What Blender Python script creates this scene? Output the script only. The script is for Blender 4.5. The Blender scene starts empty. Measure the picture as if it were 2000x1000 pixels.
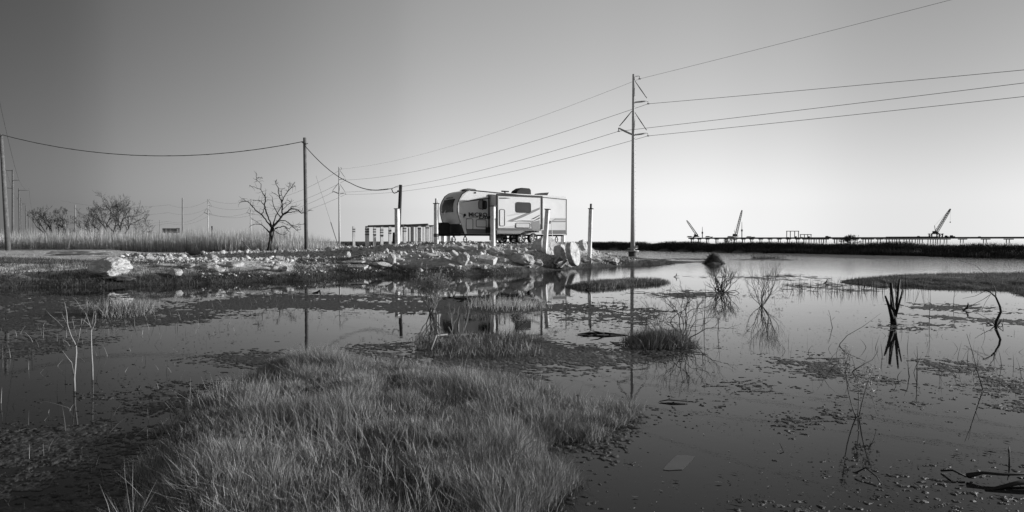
import bpy, bmesh, math, random
import numpy as np
from mathutils import Vector, Matrix
R = math.radians
random.seed(7); rng = np.random.default_rng(7)
scene = bpy.context.scene
C = scene.collection
# ------------------------------------------------------------------ camera
CH, F, CX, CY, HZ = 1.55, 1150.0, 1000.0, 500.0, 471.0
PITCH = math.atan((CY - HZ) / F)
cam = bpy.data.cameras.new('camera'); cam.sensor_width = 36; cam.lens = 36 * F / 2000
cam.clip_start = .05; cam.clip_end = 60000
co = bpy.data.objects.new('camera', cam); C.objects.link(co)
co.location = (0, 0, CH); co.rotation_euler = (R(90) - PITCH, 0, 0)
scene.camera = co
scene.render.resolution_x, scene.render.resolution_y = 1024, 512
# ------------------------------------------------------------------ light
SUN_AZ, SUN_EL = 82.0, 11.0       # azimuth clockwise from the view direction (+Y)
w = bpy.data.worlds.new("World"); scene.world = w; w.use_nodes = True
nt = w.node_tree; nt.nodes.clear(); L = nt.links.new
out = nt.nodes.new('ShaderNodeOutputWorld'); bg = nt.nodes.new('ShaderNodeBackground')
sky = nt.nodes.new('ShaderNodeTexSky'); sky.sky_type = 'NISHITA'; sky.sun_disc = False
sky.sun_elevation = R(SUN_EL); sky.sun_rotation = R(SUN_AZ)
sky.air_density = 1.0; sky.dust_density = 1.6; sky.ozone_density = 1.0
def wn(op, *ins):
    n = nt.nodes.new('ShaderNodeMath'); n.operation = op
    for i, v in enumerate(ins):
        if isinstance(v, (int, float)): n.inputs[i].default_value = v
        else: L(v, n.inputs[i])
    return n.outputs[0]
tc = nt.nodes.new('ShaderNodeTexCoord'); sx = nt.nodes.new('ShaderNodeSeparateXYZ'); L(tc.outputs['Generated'], sx.inputs[0])
cb = nt.nodes.new('ShaderNodeCombineXYZ'); L(sx.outputs[0], cb.inputs[0]); L(sx.outputs[1], cb.inputs[1]); L(wn('MAXIMUM', sx.outputs[2], .052), cb.inputs[2])
nv = nt.nodes.new('ShaderNodeVectorMath'); nv.operation = 'NORMALIZE'; L(cb.outputs[0], nv.inputs[0]); L(nv.outputs[0], sky.inputs['Vector'])
sep = nt.nodes.new('ShaderNodeSeparateColor'); L(sky.outputs[0], sep.inputs[0])     # black-and-white film: mostly the red channel
lum = wn('ADD', wn('MULTIPLY', sep.outputs[0], .75), wn('MULTIPLY', sep.outputs[1], .25))
az = wn('MULTIPLY_ADD', wn('ARCTAN2', sx.outputs[0], sx.outputs[1]), 1 / (2 * math.pi), .5)
fc = nt.nodes.new('ShaderNodeFloatCurve'); L(az, fc.inputs['Value'])               # polarised band of a clear low-sun sky, deep on the left
cv = fc.mapping.curves[0]; SK = [(-180, 1.5), (-110, 1.2), (-70, .6), (-48, .46), (-39.6, .58), (-33, 1.02), (-23.5, 1.56), (-12, 2.38), (0, 2.9), (12, 2.7), (23.5, 2.1), (39.6, 1.17), (60, .85), (98, .7), (140, 1.2), (180, 1.5)]
cv.points[0].location = (0, SK[0][1] / 3); cv.points[1].location = (1, SK[-1][1] / 3)
for a_, v_ in SK[1:-1]: cv.points.new(a_ / 360 + .5, v_ / 3)
fc.mapping.update()
L(wn('MULTIPLY', wn('MULTIPLY', lum, fc.outputs[0]), 3.0), bg.inputs['Color'])
bg.inputs['Strength'].default_value = 0.10; L(bg.outputs[0], out.inputs[0])
sd = bpy.data.lights.new('sun', 'SUN'); sd.energy = 5.0; sd.angle = R(.55); sd.color = (1, 1, 1)
so = bpy.data.objects.new('sun', sd); C.objects.link(so)
sdir = Vector((math.sin(R(SUN_AZ)) * math.cos(R(SUN_EL)), math.cos(R(SUN_AZ)) * math.cos(R(SUN_EL)), math.sin(R(SUN_EL))))
so.rotation_euler = sdir.to_track_quat('Z', 'Y').to_euler()
vs = scene.view_settings; vs.view_transform = 'Standard'; vs.look = 'None'; vs.exposure = 0.0; vs.gamma = 1; vs.use_curve_mapping = False
scene.cycles.max_bounces = 6; scene.cycles.diffuse_bounces = 3; scene.cycles.glossy_bounces = 4
scene.cycles.caustics_reflective = False; scene.cycles.caustics_refractive = False

# ------------------------------------------------------------------ pixel <-> place
def ray(x, y):
    u, v = (x - CX) / F, (CY - y) / F
    return (u, math.cos(PITCH) + v * math.sin(PITCH), -math.sin(PITCH) + v * math.cos(PITCH))
def at(x, y, D):
    r = ray(x, y); t = D / r[1]
    return Vector((r[0] * t, D, CH + r[2] * t))
def gp(x, y, z=0.0):
    r = ray(x, y); t = (z - CH) / r[2]
    return (r[0] * t, r[1] * t)

# ------------------------------------------------------------------ noise
def _h(ix, iy, s):
    n = (ix.astype(np.int64) * 374761393 + iy.astype(np.int64) * 668265263 + s * 974634777) & 0x7fffffff
    n = ((n ^ (n >> 13)) * 1274126177) & 0x7fffffff
    return ((n ^ (n >> 16)) & 0xffff) / 65535.0
def vnoise(x, y, s=0):
    ix = np.floor(x); iy = np.floor(y); fx = x - ix; fy = y - iy
    fx = fx * fx * (3 - 2 * fx); fy = fy * fy * (3 - 2 * fy)
    a = _h(ix, iy, s); b = _h(ix + 1, iy, s); c = _h(ix, iy + 1, s); d = _h(ix + 1, iy + 1, s)
    return (a + (b - a) * fx) * (1 - fy) + (c + (d - c) * fx) * fy
def fbm(x, y, s=0, o=4):
    t = 0; a = .5; n = 0
    for k in range(o):
        t = t + a * (vnoise(x, y, s + k * 17) - .5) * 2; n += a; a *= .5; x = x * 2.03 + 5.1; y = y * 2.03 + 1.7
    return t / n
def sstep(a, b, x):
    t = np.clip((x - a) / (b - a), 0, 1); return t * t * (3 - 2 * t)
def sdf(poly, X, Y):
    """signed distance, positive inside"""
    P = np.array(poly, float); d = np.full(X.shape, 1e18); ins = np.zeros(X.shape, bool)
    for i in range(len(P)):
        ax, ay = P[i]; bx, by = P[(i + 1) % len(P)]; ex, ey = bx - ax, by - ay
        wx, wy = X - ax, Y - ay
        t = np.clip((wx * ex + wy * ey) / (ex * ex + ey * ey + 1e-12), 0, 1)
        d = np.minimum(d, (wx - ex * t) ** 2 + (wy - ey * t) ** 2)
        c = ((ay > Y) != (by > Y)) & (X < ex * (Y - ay) / ((by - ay) or 1e-9) + ax)
        ins ^= c
    d = np.sqrt(d); return np.where(ins, d, -d)
def G(pts): return [gp(x, y) for x, y in pts]

# ------------------------------------------------------------------ the lie of the land
BANK = G([(-900, 585), (-300, 574), (0, 566), (150, 563), (280, 562), (400, 557), (520, 553), (600, 552), (655, 549), (700, 541), (760, 540),
          (820, 545), (900, 543), (1000, 537), (1060, 531), (1120, 526), (1180, 522), (1235, 520), (1300, 518), (1345, 515), (1400, 513.5), (1430, 512), (1390, 510.5),
          (1330, 510), (1240, 507), (1180, 504.5), (1155, 501), (1100, 497), (1000, 494), (850, 493), (700, 494), (640, 496.5), (590, 500), (500, 507),
          (420, 507), (350, 504), (325, 498), (250, 494), (0, 492), (-900, 490)])
CP = [(880, 476, 36), (1000, 476.5, 33.5), (1100, 475, 39), (1120, 478, 39), (980, 475, 41), (1040, 475, 36), (1067, 494, 33), (1110, 500, 33.5), (1152, 500, 35), (1200, 511, 38),
      (1240, 514, 43), (1350, 515, 41), (1400, 512.5, 42), (963, 481, 32.3), (852, 477.5, 34.5), (776, 476.5, 42), (717, 484, 49), (691, 485.5, 52), (595, 492.5, 60),
      (600, 506, 32), (450, 507, 31), (300, 510, 27), (100, 511, 26), (-200, 510, 26), (0, 489, 66), (-500, 489, 66), (250, 499, 40), (100, 498, 42), (200, 492, 58),
      (760, 496, 31), (760, 507, 28.5), (850, 491, 31), (850, 503, 29.5), (700, 491, 40), (650, 494, 45), (660, 508, 30.5), (760, 485, 38), (1050, 476, 36), (1000, 495, 30.5), (930, 498, 30), (880, 500, 29.5),
      (1050, 505, 31), (850, 474, 46), (700, 482, 58), (1040, 486, 32.6),
      (1000, 530, 27.8), (1060, 523, 31), (1100, 518, 33), (930, 534, 27), (860, 536, 26.6), (1140, 515, 34.3), (1170, 511, 36.3), (1130, 505, 34.6), (1152, 500, 36), (1148, 498, 35.2)]
CPW = []
for x, y, D in CP:
    p = at(x, y, D); CPW.append((p.x, p.y, p.z))
CPW = np.array(CPW)
MAIN = G([(240, 1120), (262, 1000), (250, 945), (290, 880), (330, 815), (420, 775), (470, 745), (530, 714), (600, 702), (690, 704), (770, 706), (850, 716),
          (940, 738), (1050, 760), (1170, 788), (1260, 800), (1200, 845), (1095, 880), (1125, 940), (1040, 1010), (1000, 1120)])
RIGHT = G([(1640, 549), (1700, 543), (1800, 540), (1900, 538.5), (2100, 537), (2500, 537), (2500, 600), (2100, 583), (1985, 578), (1950, 563), (1900, 563), (1800, 559), (1700, 558), (1650, 553)])
MIDC = G([(1095, 560), (1150, 554), (1230, 549), (1305, 549), (1315, 553), (1240, 558), (1190, 565), (1130, 565)])
TUSS = G([(1222, 668), (1250, 658), (1300, 655), (1340, 660), (1348, 672), (1310, 682), (1250, 682)])
TUSR = G([(1290, 664), (1305, 657), (1335, 658), (1348, 668), (1330, 678), (1298, 676)])
MIDG = G([(800, 675), (840, 655), (930, 650), (1010, 655), (1045, 668), (1030, 690), (960, 700), (870, 695)])
BACKG = G([(900, 602), (960, 597), (1030, 598), (1090, 603), (1060, 609), (960, 611)])
LEFTG = G([(170, 612), (215, 600), (280, 600), (300, 612), (260, 622), (190, 620)])
CURVEB = G([(1376, 516), (1384, 513.5), (1400, 513), (1412, 515), (1400, 517)])
MUDS = [  # floating mats and mud just awash: (outline, how solid)
    (G([(-400, 645), (-400, 592), (0, 590), (200, 596), (380, 604), (460, 618), (300, 636), (150, 645)]), .62),
    (G([(-400, 580), (0, 580), (250, 577), (180, 588), (0, 592), (-400, 594)]), .6),
    (G([(330, 590), (500, 577), (700, 574), (860, 584), (1000, 592), (1130, 596), (1170, 605), (1000, 612), (860, 612), (700, 601), (500, 603), (380, 612)]), .62),
    (G([(1100, 596), (1200, 590), (1320, 608), (1290, 640), (1190, 636), (1060, 628), (1080, 612)]), .12),
    (G([(790, 690), (900, 660), (1060, 664), (1150, 676), (1230, 668), (1330, 690), (1250, 714), (1130, 722), (980, 735), (880, 722)]), .45),
    (G([(400, 702), (480, 690), (560, 690), (620, 690), (560, 720), (450, 716)]), .5),
    (G([(640, 690), (720, 670), (800, 668), (840, 690), (780, 712), (700, 706)]), .2),
    (G([(-100, 690), (-100, 660), (80, 655), (190, 663), (160, 680), (60, 702)]), .4),
    (G([(200, 775), (300, 757), (420, 752), (420, 790), (330, 812), (220, 806)]), .5),
    (G([(-100, 1120), (-60, 860), (120, 820), (290, 835), (290, 900), (240, 1000), (230, 1120)]), .3),
    (G([(1270, 572), (1350, 566), (1430, 572), (1400, 580), (1320, 582)]), .35),
    (G([(1500, 556), (1640, 552), (1700, 560), (1660, 568), (1540, 565)]), .05),
    (G([(1380, 541), (1560, 537), (1620, 543), (1500, 548)]), .1),
    (G([(1495, 700), (1560, 690), (1660, 700), (1680, 740), (1590, 735), (1500, 720)]), .12),
    (G([(1440, 748), (1500, 745), (1525, 765), (1460, 768)]), .5),
    (G([(1690, 745), (1730, 741), (1765, 746), (1720, 750)]), .7),
    (G([(1740, 632), (1800, 632), (1830, 636), (1800, 643), (1750, 643)]), .7),
    (G([(1740, 612), (1900, 618), (2050, 630), (2050, 642), (1850, 628)]), .15),
    (G([(1810, 598), (1860, 595), (1865, 601), (1825, 603)]), .8),
    (G([(1850, 760), (1930, 735), (2050, 750), (2050, 810), (1960, 790)]), .3),
    (G([(1560, 812), (1620, 806), (1690, 818), (1640, 832), (1570, 826)]), .3),
    (G([(1780, 700), (1900, 705), (2000, 725), (1900, 735), (1790, 722)]), .05),
    (G([(1200, 800), (1330, 790), (1350, 800), (1260, 830), (1220, 870), (1150, 900), (1100, 960), (1060, 900)]), .25),
    (G([(1400, 1000), (1500, 955), (1700, 930), (1900, 900), (2100, 900), (2100, 1100), (1400, 1100)]), -.4),
    (G([(1450, 493.5), (1600, 496), (1800, 499), (1830, 503.5), (1700, 505), (1560, 500)]), .8),
    (G([(1290, 506.5), (1360, 505), (1400, 506.5), (1360, 508)]), .7),
    (G([(1440, 507), (1490, 505), (1550, 507), (1500, 509)]), .7),
    (G([(1150, 512), (1230, 508), (1260, 512), (1200, 518)]), .7),
]
LEV_A, LEV_B = gp(1120, 486), gp(2350, 511)
def levee(X, Y):
    ax, ay = LEV_A; bx, by = LEV_B; ex, ey = bx - ax, by - ay; l = math.hypot(ex, ey)
    t = np.clip(((X - ax) * ex + (Y - ay) * ey) / l / l, -1.2, 1.6)
    s = ((X - ax) * (-ey) + (Y - ay) * ex) / l        # across, positive beyond the crest
    return s, t
def far_land(X, Y):
    s, t = levee(X, Y)
    return s
FARL = [gp(-1600, 487.5), gp(0, 488.8), gp(300, 489.8), (gp(600, 489.5)[0], gp(600, 489.5)[1]), gp(665, 488), gp(700, 481), gp(850, 480), (12, 150), (30, 2500), (-3500, 2500), (-3500, 90)]
def height(X, Y, fine=True):
    X = np.asarray(X, float); Y = np.asarray(Y, float)
    z = -0.28 + 0.05 * fbm(X * .3, Y * .3, 3, 3)
    n1 = fbm(X * .55, Y * .55, 11, 4); n2 = fbm(X * 2.2, Y * 2.2, 12, 4)
    # rubble bank and the pad the trailer stands on
    d = sdf(BANK, X, Y) + .35 * n1 + .12 * n2
    wgt = 0; acc = 0
    for px, py, pz in CPW:
        q = 1.0 / ((X - px) ** 2 + ((Y - py) * .8) ** 2 + .35) ** 1.6
        wgt = wgt + q; acc = acc + q * pz
    top = acc / wgt
    r = sstep(-.4, 4.2 - 2.6 * sstep(-6, 0, X), d)
    zb = -.25 + (np.maximum(top, .05) + .25 + .05 * n2 + .06 * n1) * np.power(r, .8)
    z = np.where(d > -.4, np.maximum(z, zb), z)
    lx = (X + .393) * -.853 + (Y - 37.76) * -.521; ly = (X + .393) * .521 - (Y - 37.76) * .853
    k = sstep(1.6, 0, np.maximum(np.abs(lx) - 4.6, 0)) * sstep(1.3, 0, np.maximum(np.abs(ly + .1) - 1.7, 0))
    z = z * (1 - k) + (1.375 + .015 * n2) * k
    # islands
    for poly, h, wd in ((MAIN, .13, .9), (RIGHT, .22, 2.0), (MIDC, .08, .8), (TUSS, .07, .4), (TUSR, .13, .3), (MIDG, .03, .5), (BACKG, .05, .5), (LEFTG, .05, .5), (CURVEB, .22, .7)):
        P = np.array(poly); m = (X > P[:, 0].min() - 3) & (X < P[:, 0].max() + 3) & (Y > P[:, 1].min() - 3) & (Y < P[:, 1].max() + 3)
        if not m.any(): continue
        dd = sdf(poly, X[m], Y[m]) + .16 * n2[m] + .1 * n1[m]
        z[m] = np.maximum(z[m], -.1 + (h + .1) * sstep(-wd * .6, wd, dd) + (.03 * n2[m] + (.09 * n1[m] * sstep(0, .6, dd) if poly is MAIN else 0)) * (dd > 0))
    # mats awash
    for k, (poly, s) in enumerate(MUDS):
        P = np.array(poly); m = (X > P[:, 0].min() - 1) & (X < P[:, 0].max() + 1) & (Y > P[:, 1].min() - 1) & (Y < P[:, 1].max() + 1)
        if not m.any(): continue
        x, y = X[m], Y[m]; sc = P[:, 1].mean() / 12.0
        sc = max(.5, min(sc, 2.2))
        dd = sdf(poly, x, y) / (.5 * sc)
        nn = fbm(x * 1.3 / sc, y * 1.1 / sc, 30 + k, 3) * .8 + fbm(x * 2.4 / sc, y * 4.5 / sc, 60 + k, 2) * .5 + fbm(x * 10 / sc, y * 16 / sc, 80 + k, 3) * 1.35
        v = np.clip(dd * .6, -1, .5) - .42 + s * .9 + nn
        z[m] = np.maximum(z[m], np.clip(.03 * v, -.2, .0055))
    # land beyond the water
    s, t = levee(X, Y); s = s + 1.2 * fbm(X * .12, Y * .12, 90, 3)
    z = np.maximum(z, np.where((t > -.02) | (s < 0), -.25 + (1.15 + .2 * fbm(X * .2, Y * .2, 8, 3)) * sstep(-.5, 3.2, s) - .55 * sstep(4.5, 9, s) - .6 * sstep(9, 30, s), -1))
    m = Y > 70
    if m.any():
        dd = sdf(FARL, X[m], Y[m]) + 2.0 * n1[m]
        z[m] = np.maximum(z[m], -.25 + .6 * sstep(-2, 4, dd))
    return z
def hz(x, y): return float(height(np.array([x]), np.array([y]))[0])
_D = np.concatenate([np.arange(2.5, 20, .04), np.arange(20, 70, .08), np.arange(70, 200, .4)])
def hit(x, y):
    r = ray(x, y); X = r[0] / r[1] * _D; Z = CH + r[2] / r[1] * _D
    H = np.maximum(height(X, _D), 0.0)
    k = np.nonzero(Z <= H)[0]
    k = k[0] if len(k) else len(_D) - 1
    return Vector((X[k], _D[k], H[k]))

# ------------------------------------------------------------------ materials
def mat(name, col, rough=.8, var=0.0, scale=8.0, bump=0.0, bscale=None, metal=0.0, spec=.3, detail=6.0, contrast=1.0, tint=False, trans=0.0, coat=0.0):
    m = bpy.data.materials.new(name); m.use_nodes = True; t = m.node_tree; b = t.nodes['Principled BSDF']
    b.inputs['Roughness'].default_value = rough; b.inputs['Metallic'].default_value = metal
    b.inputs['Specular IOR Level'].default_value = spec; b.inputs['Coat Weight'].default_value = coat
    b.inputs['Base Color'].default_value = (col, col, col, 1)
    geo = t.nodes.new('ShaderNodeTexCoord'); vec = geo.outputs['Object']
    last = None
    if var > 0 or tint:
        v = t.nodes.new('ShaderNodeValue'); v.outputs[0].default_value = col; last = v.outputs[0]
    if var > 0:
        n = t.nodes.new('ShaderNodeTexNoise'); n.inputs['Scale'].default_value = scale; n.inputs['Detail'].default_value = detail; n.inputs['Roughness'].default_value = .65
        t.links.new(vec, n.inputs['Vector'])
        mr = t.nodes.new('ShaderNodeMapRange'); mr.inputs[1].default_value = .5 - .2 / contrast; mr.inputs[2].default_value = .5 + .2 / contrast
        mr.inputs[3].default_value = 1 - var; mr.inputs[4].default_value = 1 + var
        t.links.new(n.outputs[0], mr.inputs[0])
        q = t.nodes.new('ShaderNodeMath'); q.operation = 'MULTIPLY'; t.links.new(last, q.inputs[0]); t.links.new(mr.outputs[0], q.inputs[1]); last = q.outputs[0]
    if tint:
        a = t.nodes.new('ShaderNodeAttribute'); a.attribute_name = 'tint'
        q = t.nodes.new('ShaderNodeMath'); q.operation = 'MULTIPLY'; t.links.new(last, q.inputs[0]); t.links.new(a.outputs['Fac'], q.inputs[1]); last = q.outputs[0]
    if last is not None: t.links.new(last, b.inputs['Base Color'])
    if bump > 0:
        n2 = t.nodes.new('ShaderNodeTexNoise'); n2.inputs['Scale'].default_value = bscale or scale * 2; n2.inputs['Detail'].default_value = 8
        t.links.new(vec, n2.inputs['Vector'])
        bp = t.nodes.new('ShaderNodeBump'); bp.inputs['Strength'].default_value = bump; bp.inputs['Distance'].default_value = .05
        t.links.new(n2.outputs[0], bp.inputs['Height']); t.links.new(bp.outputs[0], b.inputs['Normal'])
    if trans > 0:
        tr = t.nodes.new('ShaderNodeBsdfTranslucent'); mx = t.nodes.new('ShaderNodeMixShader'); mx.inputs[0].default_value = trans
        if last is not None: t.links.new(last, tr.inputs['Color'])
        else: tr.inputs['Color'].default_value = (col, col, col, 1)
        o = t.nodes['Material Output']; t.links.new(b.outputs[0], mx.inputs[1]); t.links.new(tr.outputs[0], mx.inputs[2]); t.links.new(mx.outputs[0], o.inputs[0])
    return m
M = dict(
    white=mat('white paint', .82, .45, .05, 2, coat=.2), panel=mat('pale grey panel', .66, .4, .04, 2), greyp=mat('grey paint', .26, .5, .06, 2), cap=mat('front cap gel coat', .66, .3, .05, 3, coat=.3),
    dark=mat('dark trim', .03, .5), black=mat('black plastic', .014, .6), skirt=mat('charcoal skirt', .13, .5, .1, 3), lowdark=mat('black diamond plate', .035, .45, .15, 30),
    glass=mat('tinted glass', .02, .06, spec=.6), shade=mat('blind behind glass', .06, .25, .1, 2, spec=.4), tyre=mat('tyre rubber', .018, .85), alloy=mat('alloy rim', .62, .35, metal=.1), steel=mat('galvanised steel', .52, .55, .12, 3),
    concrete=mat('broken concrete', .50, .9, .38, 4.5, .9, 11), rockm=mat('rubble stone', .50, .92, .35, 4, .7, 12), darkrock=mat('wet dark stone', .10, .7, .4, 4, .6, 12),
    post=mat('whitewashed timber', .72, .8, .3, 4, .15, 30), postw=mat('weathered pale timber', .58, .85, .2, 6, .2, 30), timber=mat('weathered beam', .12, .9, .3, 6, .3, 25),
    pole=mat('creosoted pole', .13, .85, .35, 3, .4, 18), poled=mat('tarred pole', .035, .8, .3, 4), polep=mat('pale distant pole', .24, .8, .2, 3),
    wire=mat('black cable', .02, .6), wireg=mat('aluminium conductor', .12, .5), insul=mat('insulator', .05, .4),
    bark=mat('dead bark', .06, .95, .45, 2.2, .5, 8), twig=mat('dry twig', .16, .9, .3, 9), twigp=mat('bleached twig', .26, .85, .25, 9), twigd=mat('wet black twig', .022, .7, .3, 9),
    reed=mat('dry reed', .52, .9, .25, .35, tint=True, trans=.4), grass=mat('marsh grass', .205, .85, .35, 1.1, tint=True, trans=.06),
    grassd=mat('dark bank weeds', .075, .9, .4, 1.5, tint=True, trans=.15), brush=mat('levee brush', .055, .9, .4, .25, tint=True, trans=.1),
    leafy=mat('grey leaves', .2, .8, .3, 6, tint=True, trans=.2), flot=mat('floating bits', .16, .8, .4, 8, tint=True), crane=mat('crane lattice', .035, .7), craned=mat('crane machine', .06, .7),
    bridge=mat('bridge concrete', .13, .85, .15, .1), board=mat('drowned board', .045, .35, .25, 10, spec=.5),
)
# ground: pale gravel above, dark wet mud at the waterline
gm = bpy.data.materials.new('ground soil'); gm.use_nodes = True; t = gm.node_tree; b = t.nodes['Principled BSDF']
def N(t, kind, **kw):
    n = t.nodes.new(kind)
    for k, v in kw.items(): setattr(n, k, v)
    return n
def lk(a, b): b.id_data.links.new(a, b)
geo = N(t, 'ShaderNodeNewGeometry'); sx = N(t, 'ShaderNodeSeparateXYZ'); lk(geo.outputs['Position'], sx.inputs[0])
n1 = N(t, 'ShaderNodeTexNoise'); n1.inputs['Scale'].default_value = .9; n1.inputs['Detail'].default_value = 8; lk(geo.outputs['Position'], n1.inputs['Vector'])
n2 = N(t, 'ShaderNodeTexNoise'); n2.inputs['Scale'].default_value = 7; n2.inputs['Detail'].default_value = 8; n2.inputs['Roughness'].default_value = .75; lk(geo.outputs['Position'], n2.inputs['Vector'])
zz = N(t, 'ShaderNodeMath', operation='MULTIPLY_ADD'); zz.inputs[1].default_value = .5; lk(n1.outputs[0], zz.inputs[0]); lk(sx.outputs[2], zz.inputs[2])
hr = N(t, 'ShaderNodeMapRange'); hr.inputs[1].default_value = .48; hr.inputs[2].default_value = .72; lk(zz.outputs[0], hr.inputs[0])
grv = N(t, 'ShaderNodeMapRange'); grv.inputs[1].default_value = .3; grv.inputs[2].default_value = .7; grv.inputs[3].default_value = .30; grv.inputs[4].default_value = .74; lk(n2.outputs[0], grv.inputs[0])
mud = N(t, 'ShaderNodeMapRange'); mud.inputs[1].default_value = .3; mud.inputs[2].default_value = .7; mud.inputs[3].default_value = .012; mud.inputs[4].default_value = .11; lk(n2.outputs[0], mud.inputs[0])
farm = N(t, 'ShaderNodeMapRange'); farm.inputs[1].default_value = 62; farm.inputs[2].default_value = 70; farm.inputs[3].default_value = 1; farm.inputs[4].default_value = .12; lk(sx.outputs[1], farm.inputs[0])
hm = N(t, 'ShaderNodeMath', operation='MULTIPLY'); lk(hr.outputs[0], hm.inputs[0]); lk(farm.outputs[0], hm.inputs[1])
mx = N(t, 'ShaderNodeMix'); lk(hm.outputs[0], mx.inputs[0]); lk(mud.outputs[0], mx.inputs[2]); lk(grv.outputs[0], mx.inputs[3]); lk(mx.outputs[0], b.inputs['Base Color'])
rr = N(t, 'ShaderNodeMapRange'); rr.inputs[3].default_value = .6; rr.inputs[4].default_value = .95; lk(hr.outputs[0], rr.inputs[0]); lk(rr.outputs[0], b.inputs['Roughness'])
b.inputs['Specular IOR Level'].default_value = .25
vor = N(t, 'ShaderNodeTexNoise'); vor.inputs['Scale'].default_value = 16; vor.inputs['Detail'].default_value = 6; lk(geo.outputs['Position'], vor.inputs['Vector'])
bp = N(t, 'ShaderNodeBump'); bp.inputs['Strength'].default_value = .9; bp.inputs['Distance'].default_value = .06; lk(vor.outputs[0], bp.inputs['Height']); lk(bp.outputs[0], b.inputs['Normal'])
M['ground'] = gm
# water
wm = bpy.data.materials.new('still marsh water'); wm.use_nodes = True; t = wm.node_tree; b = t.nodes['Principled BSDF']
b.inputs['Base Color'].default_value = (.012, .012, .012, 1); b.inputs['Roughness'].default_value = .015; b.inputs['IOR'].default_value = 1.31
geo = N(t, 'ShaderNodeNewGeometry'); sx = N(t, 'ShaderNodeSeparateXYZ'); lk(geo.outputs['Position'], sx.inputs[0])
n1 = N(t, 'ShaderNodeTexNoise'); n1.inputs['Scale'].default_value = 1.6; n1.inputs['Detail'].default_value = 5; n1.inputs['Roughness'].default_value = .6; lk(geo.outputs['Position'], n1.inputs['Vector'])
ws = N(t, 'ShaderNodeMapRange'); ws.inputs[1].default_value = 22; ws.inputs[2].default_value = 55; ws.inputs[3].default_value = .0011; ws.inputs[4].default_value = .04; lk(sx.outputs[1], ws.inputs[0])
hm = N(t, 'ShaderNodeMath', operation='MULTIPLY'); lk(n1.outputs[0], hm.inputs[0]); lk(ws.outputs[0], hm.inputs[1])
bp = N(t, 'ShaderNodeBump'); bp.inputs['Strength'].default_value = 1; bp.inputs['Distance'].default_value = 1; lk(hm.outputs[0], bp.inputs['Height']); lk(bp.outputs[0], b.inputs['Normal'])
M['water'] = wm

# ------------------------------------------------------------------ builders
def tag(o, label=None, cat=None, group=None, kind=None):
    if label: o['label'] = label
    if cat: o['category'] = cat
    if group: o['group'] = group
    if kind: o['kind'] = kind
    return o
def empty(name, loc, rz=0, label=None, cat=None, group=None):
    o = bpy.data.objects.new(name, None); C.objects.link(o); o.location = loc; o.rotation_euler = (0, 0, rz); o.empty_display_size = .1
    return tag(o, label, cat, group)
def link(name, me, m, parent=None, loc=None):
    o = bpy.data.objects.new(name, me); C.objects.link(o)
    if m is not None and len(me.materials) == 0: me.materials.append(m)
    if parent is not None: o.parent = parent
    if loc is not None: o.location = loc
    return o
def npmesh(name, V, faces, smooth=False, tint=None):
    """faces: list of int arrays (n,k)"""
    me = bpy.data.meshes.new(name); V = np.asarray(V, np.float32)
    me.vertices.add(len(V)); me.vertices.foreach_set('co', V.ravel())
    tot = sum(f.size for f in faces); nf = sum(len(f) for f in faces)
    me.loops.add(tot); me.polygons.add(nf)
    me.loops.foreach_set('vertex_index', np.concatenate([f.ravel() for f in faces]).astype(np.int32))
    ls = []; st = 0
    for f in faces:
        ls.append(st + np.arange(len(f)) * f.shape[1]); st += f.size
    me.polygons.foreach_set('loop_start', np.concatenate(ls).astype(np.int32))
    if smooth: me.polygons.foreach_set('use_smooth', np.ones(nf, bool))
    me.update(calc_edges=True); me.validate()
    if tint is not None:
        a = me.attributes.new('tint', 'FLOAT', 'POINT'); a.data.foreach_set('value', np.asarray(tint, np.float32))
    return me
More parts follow.
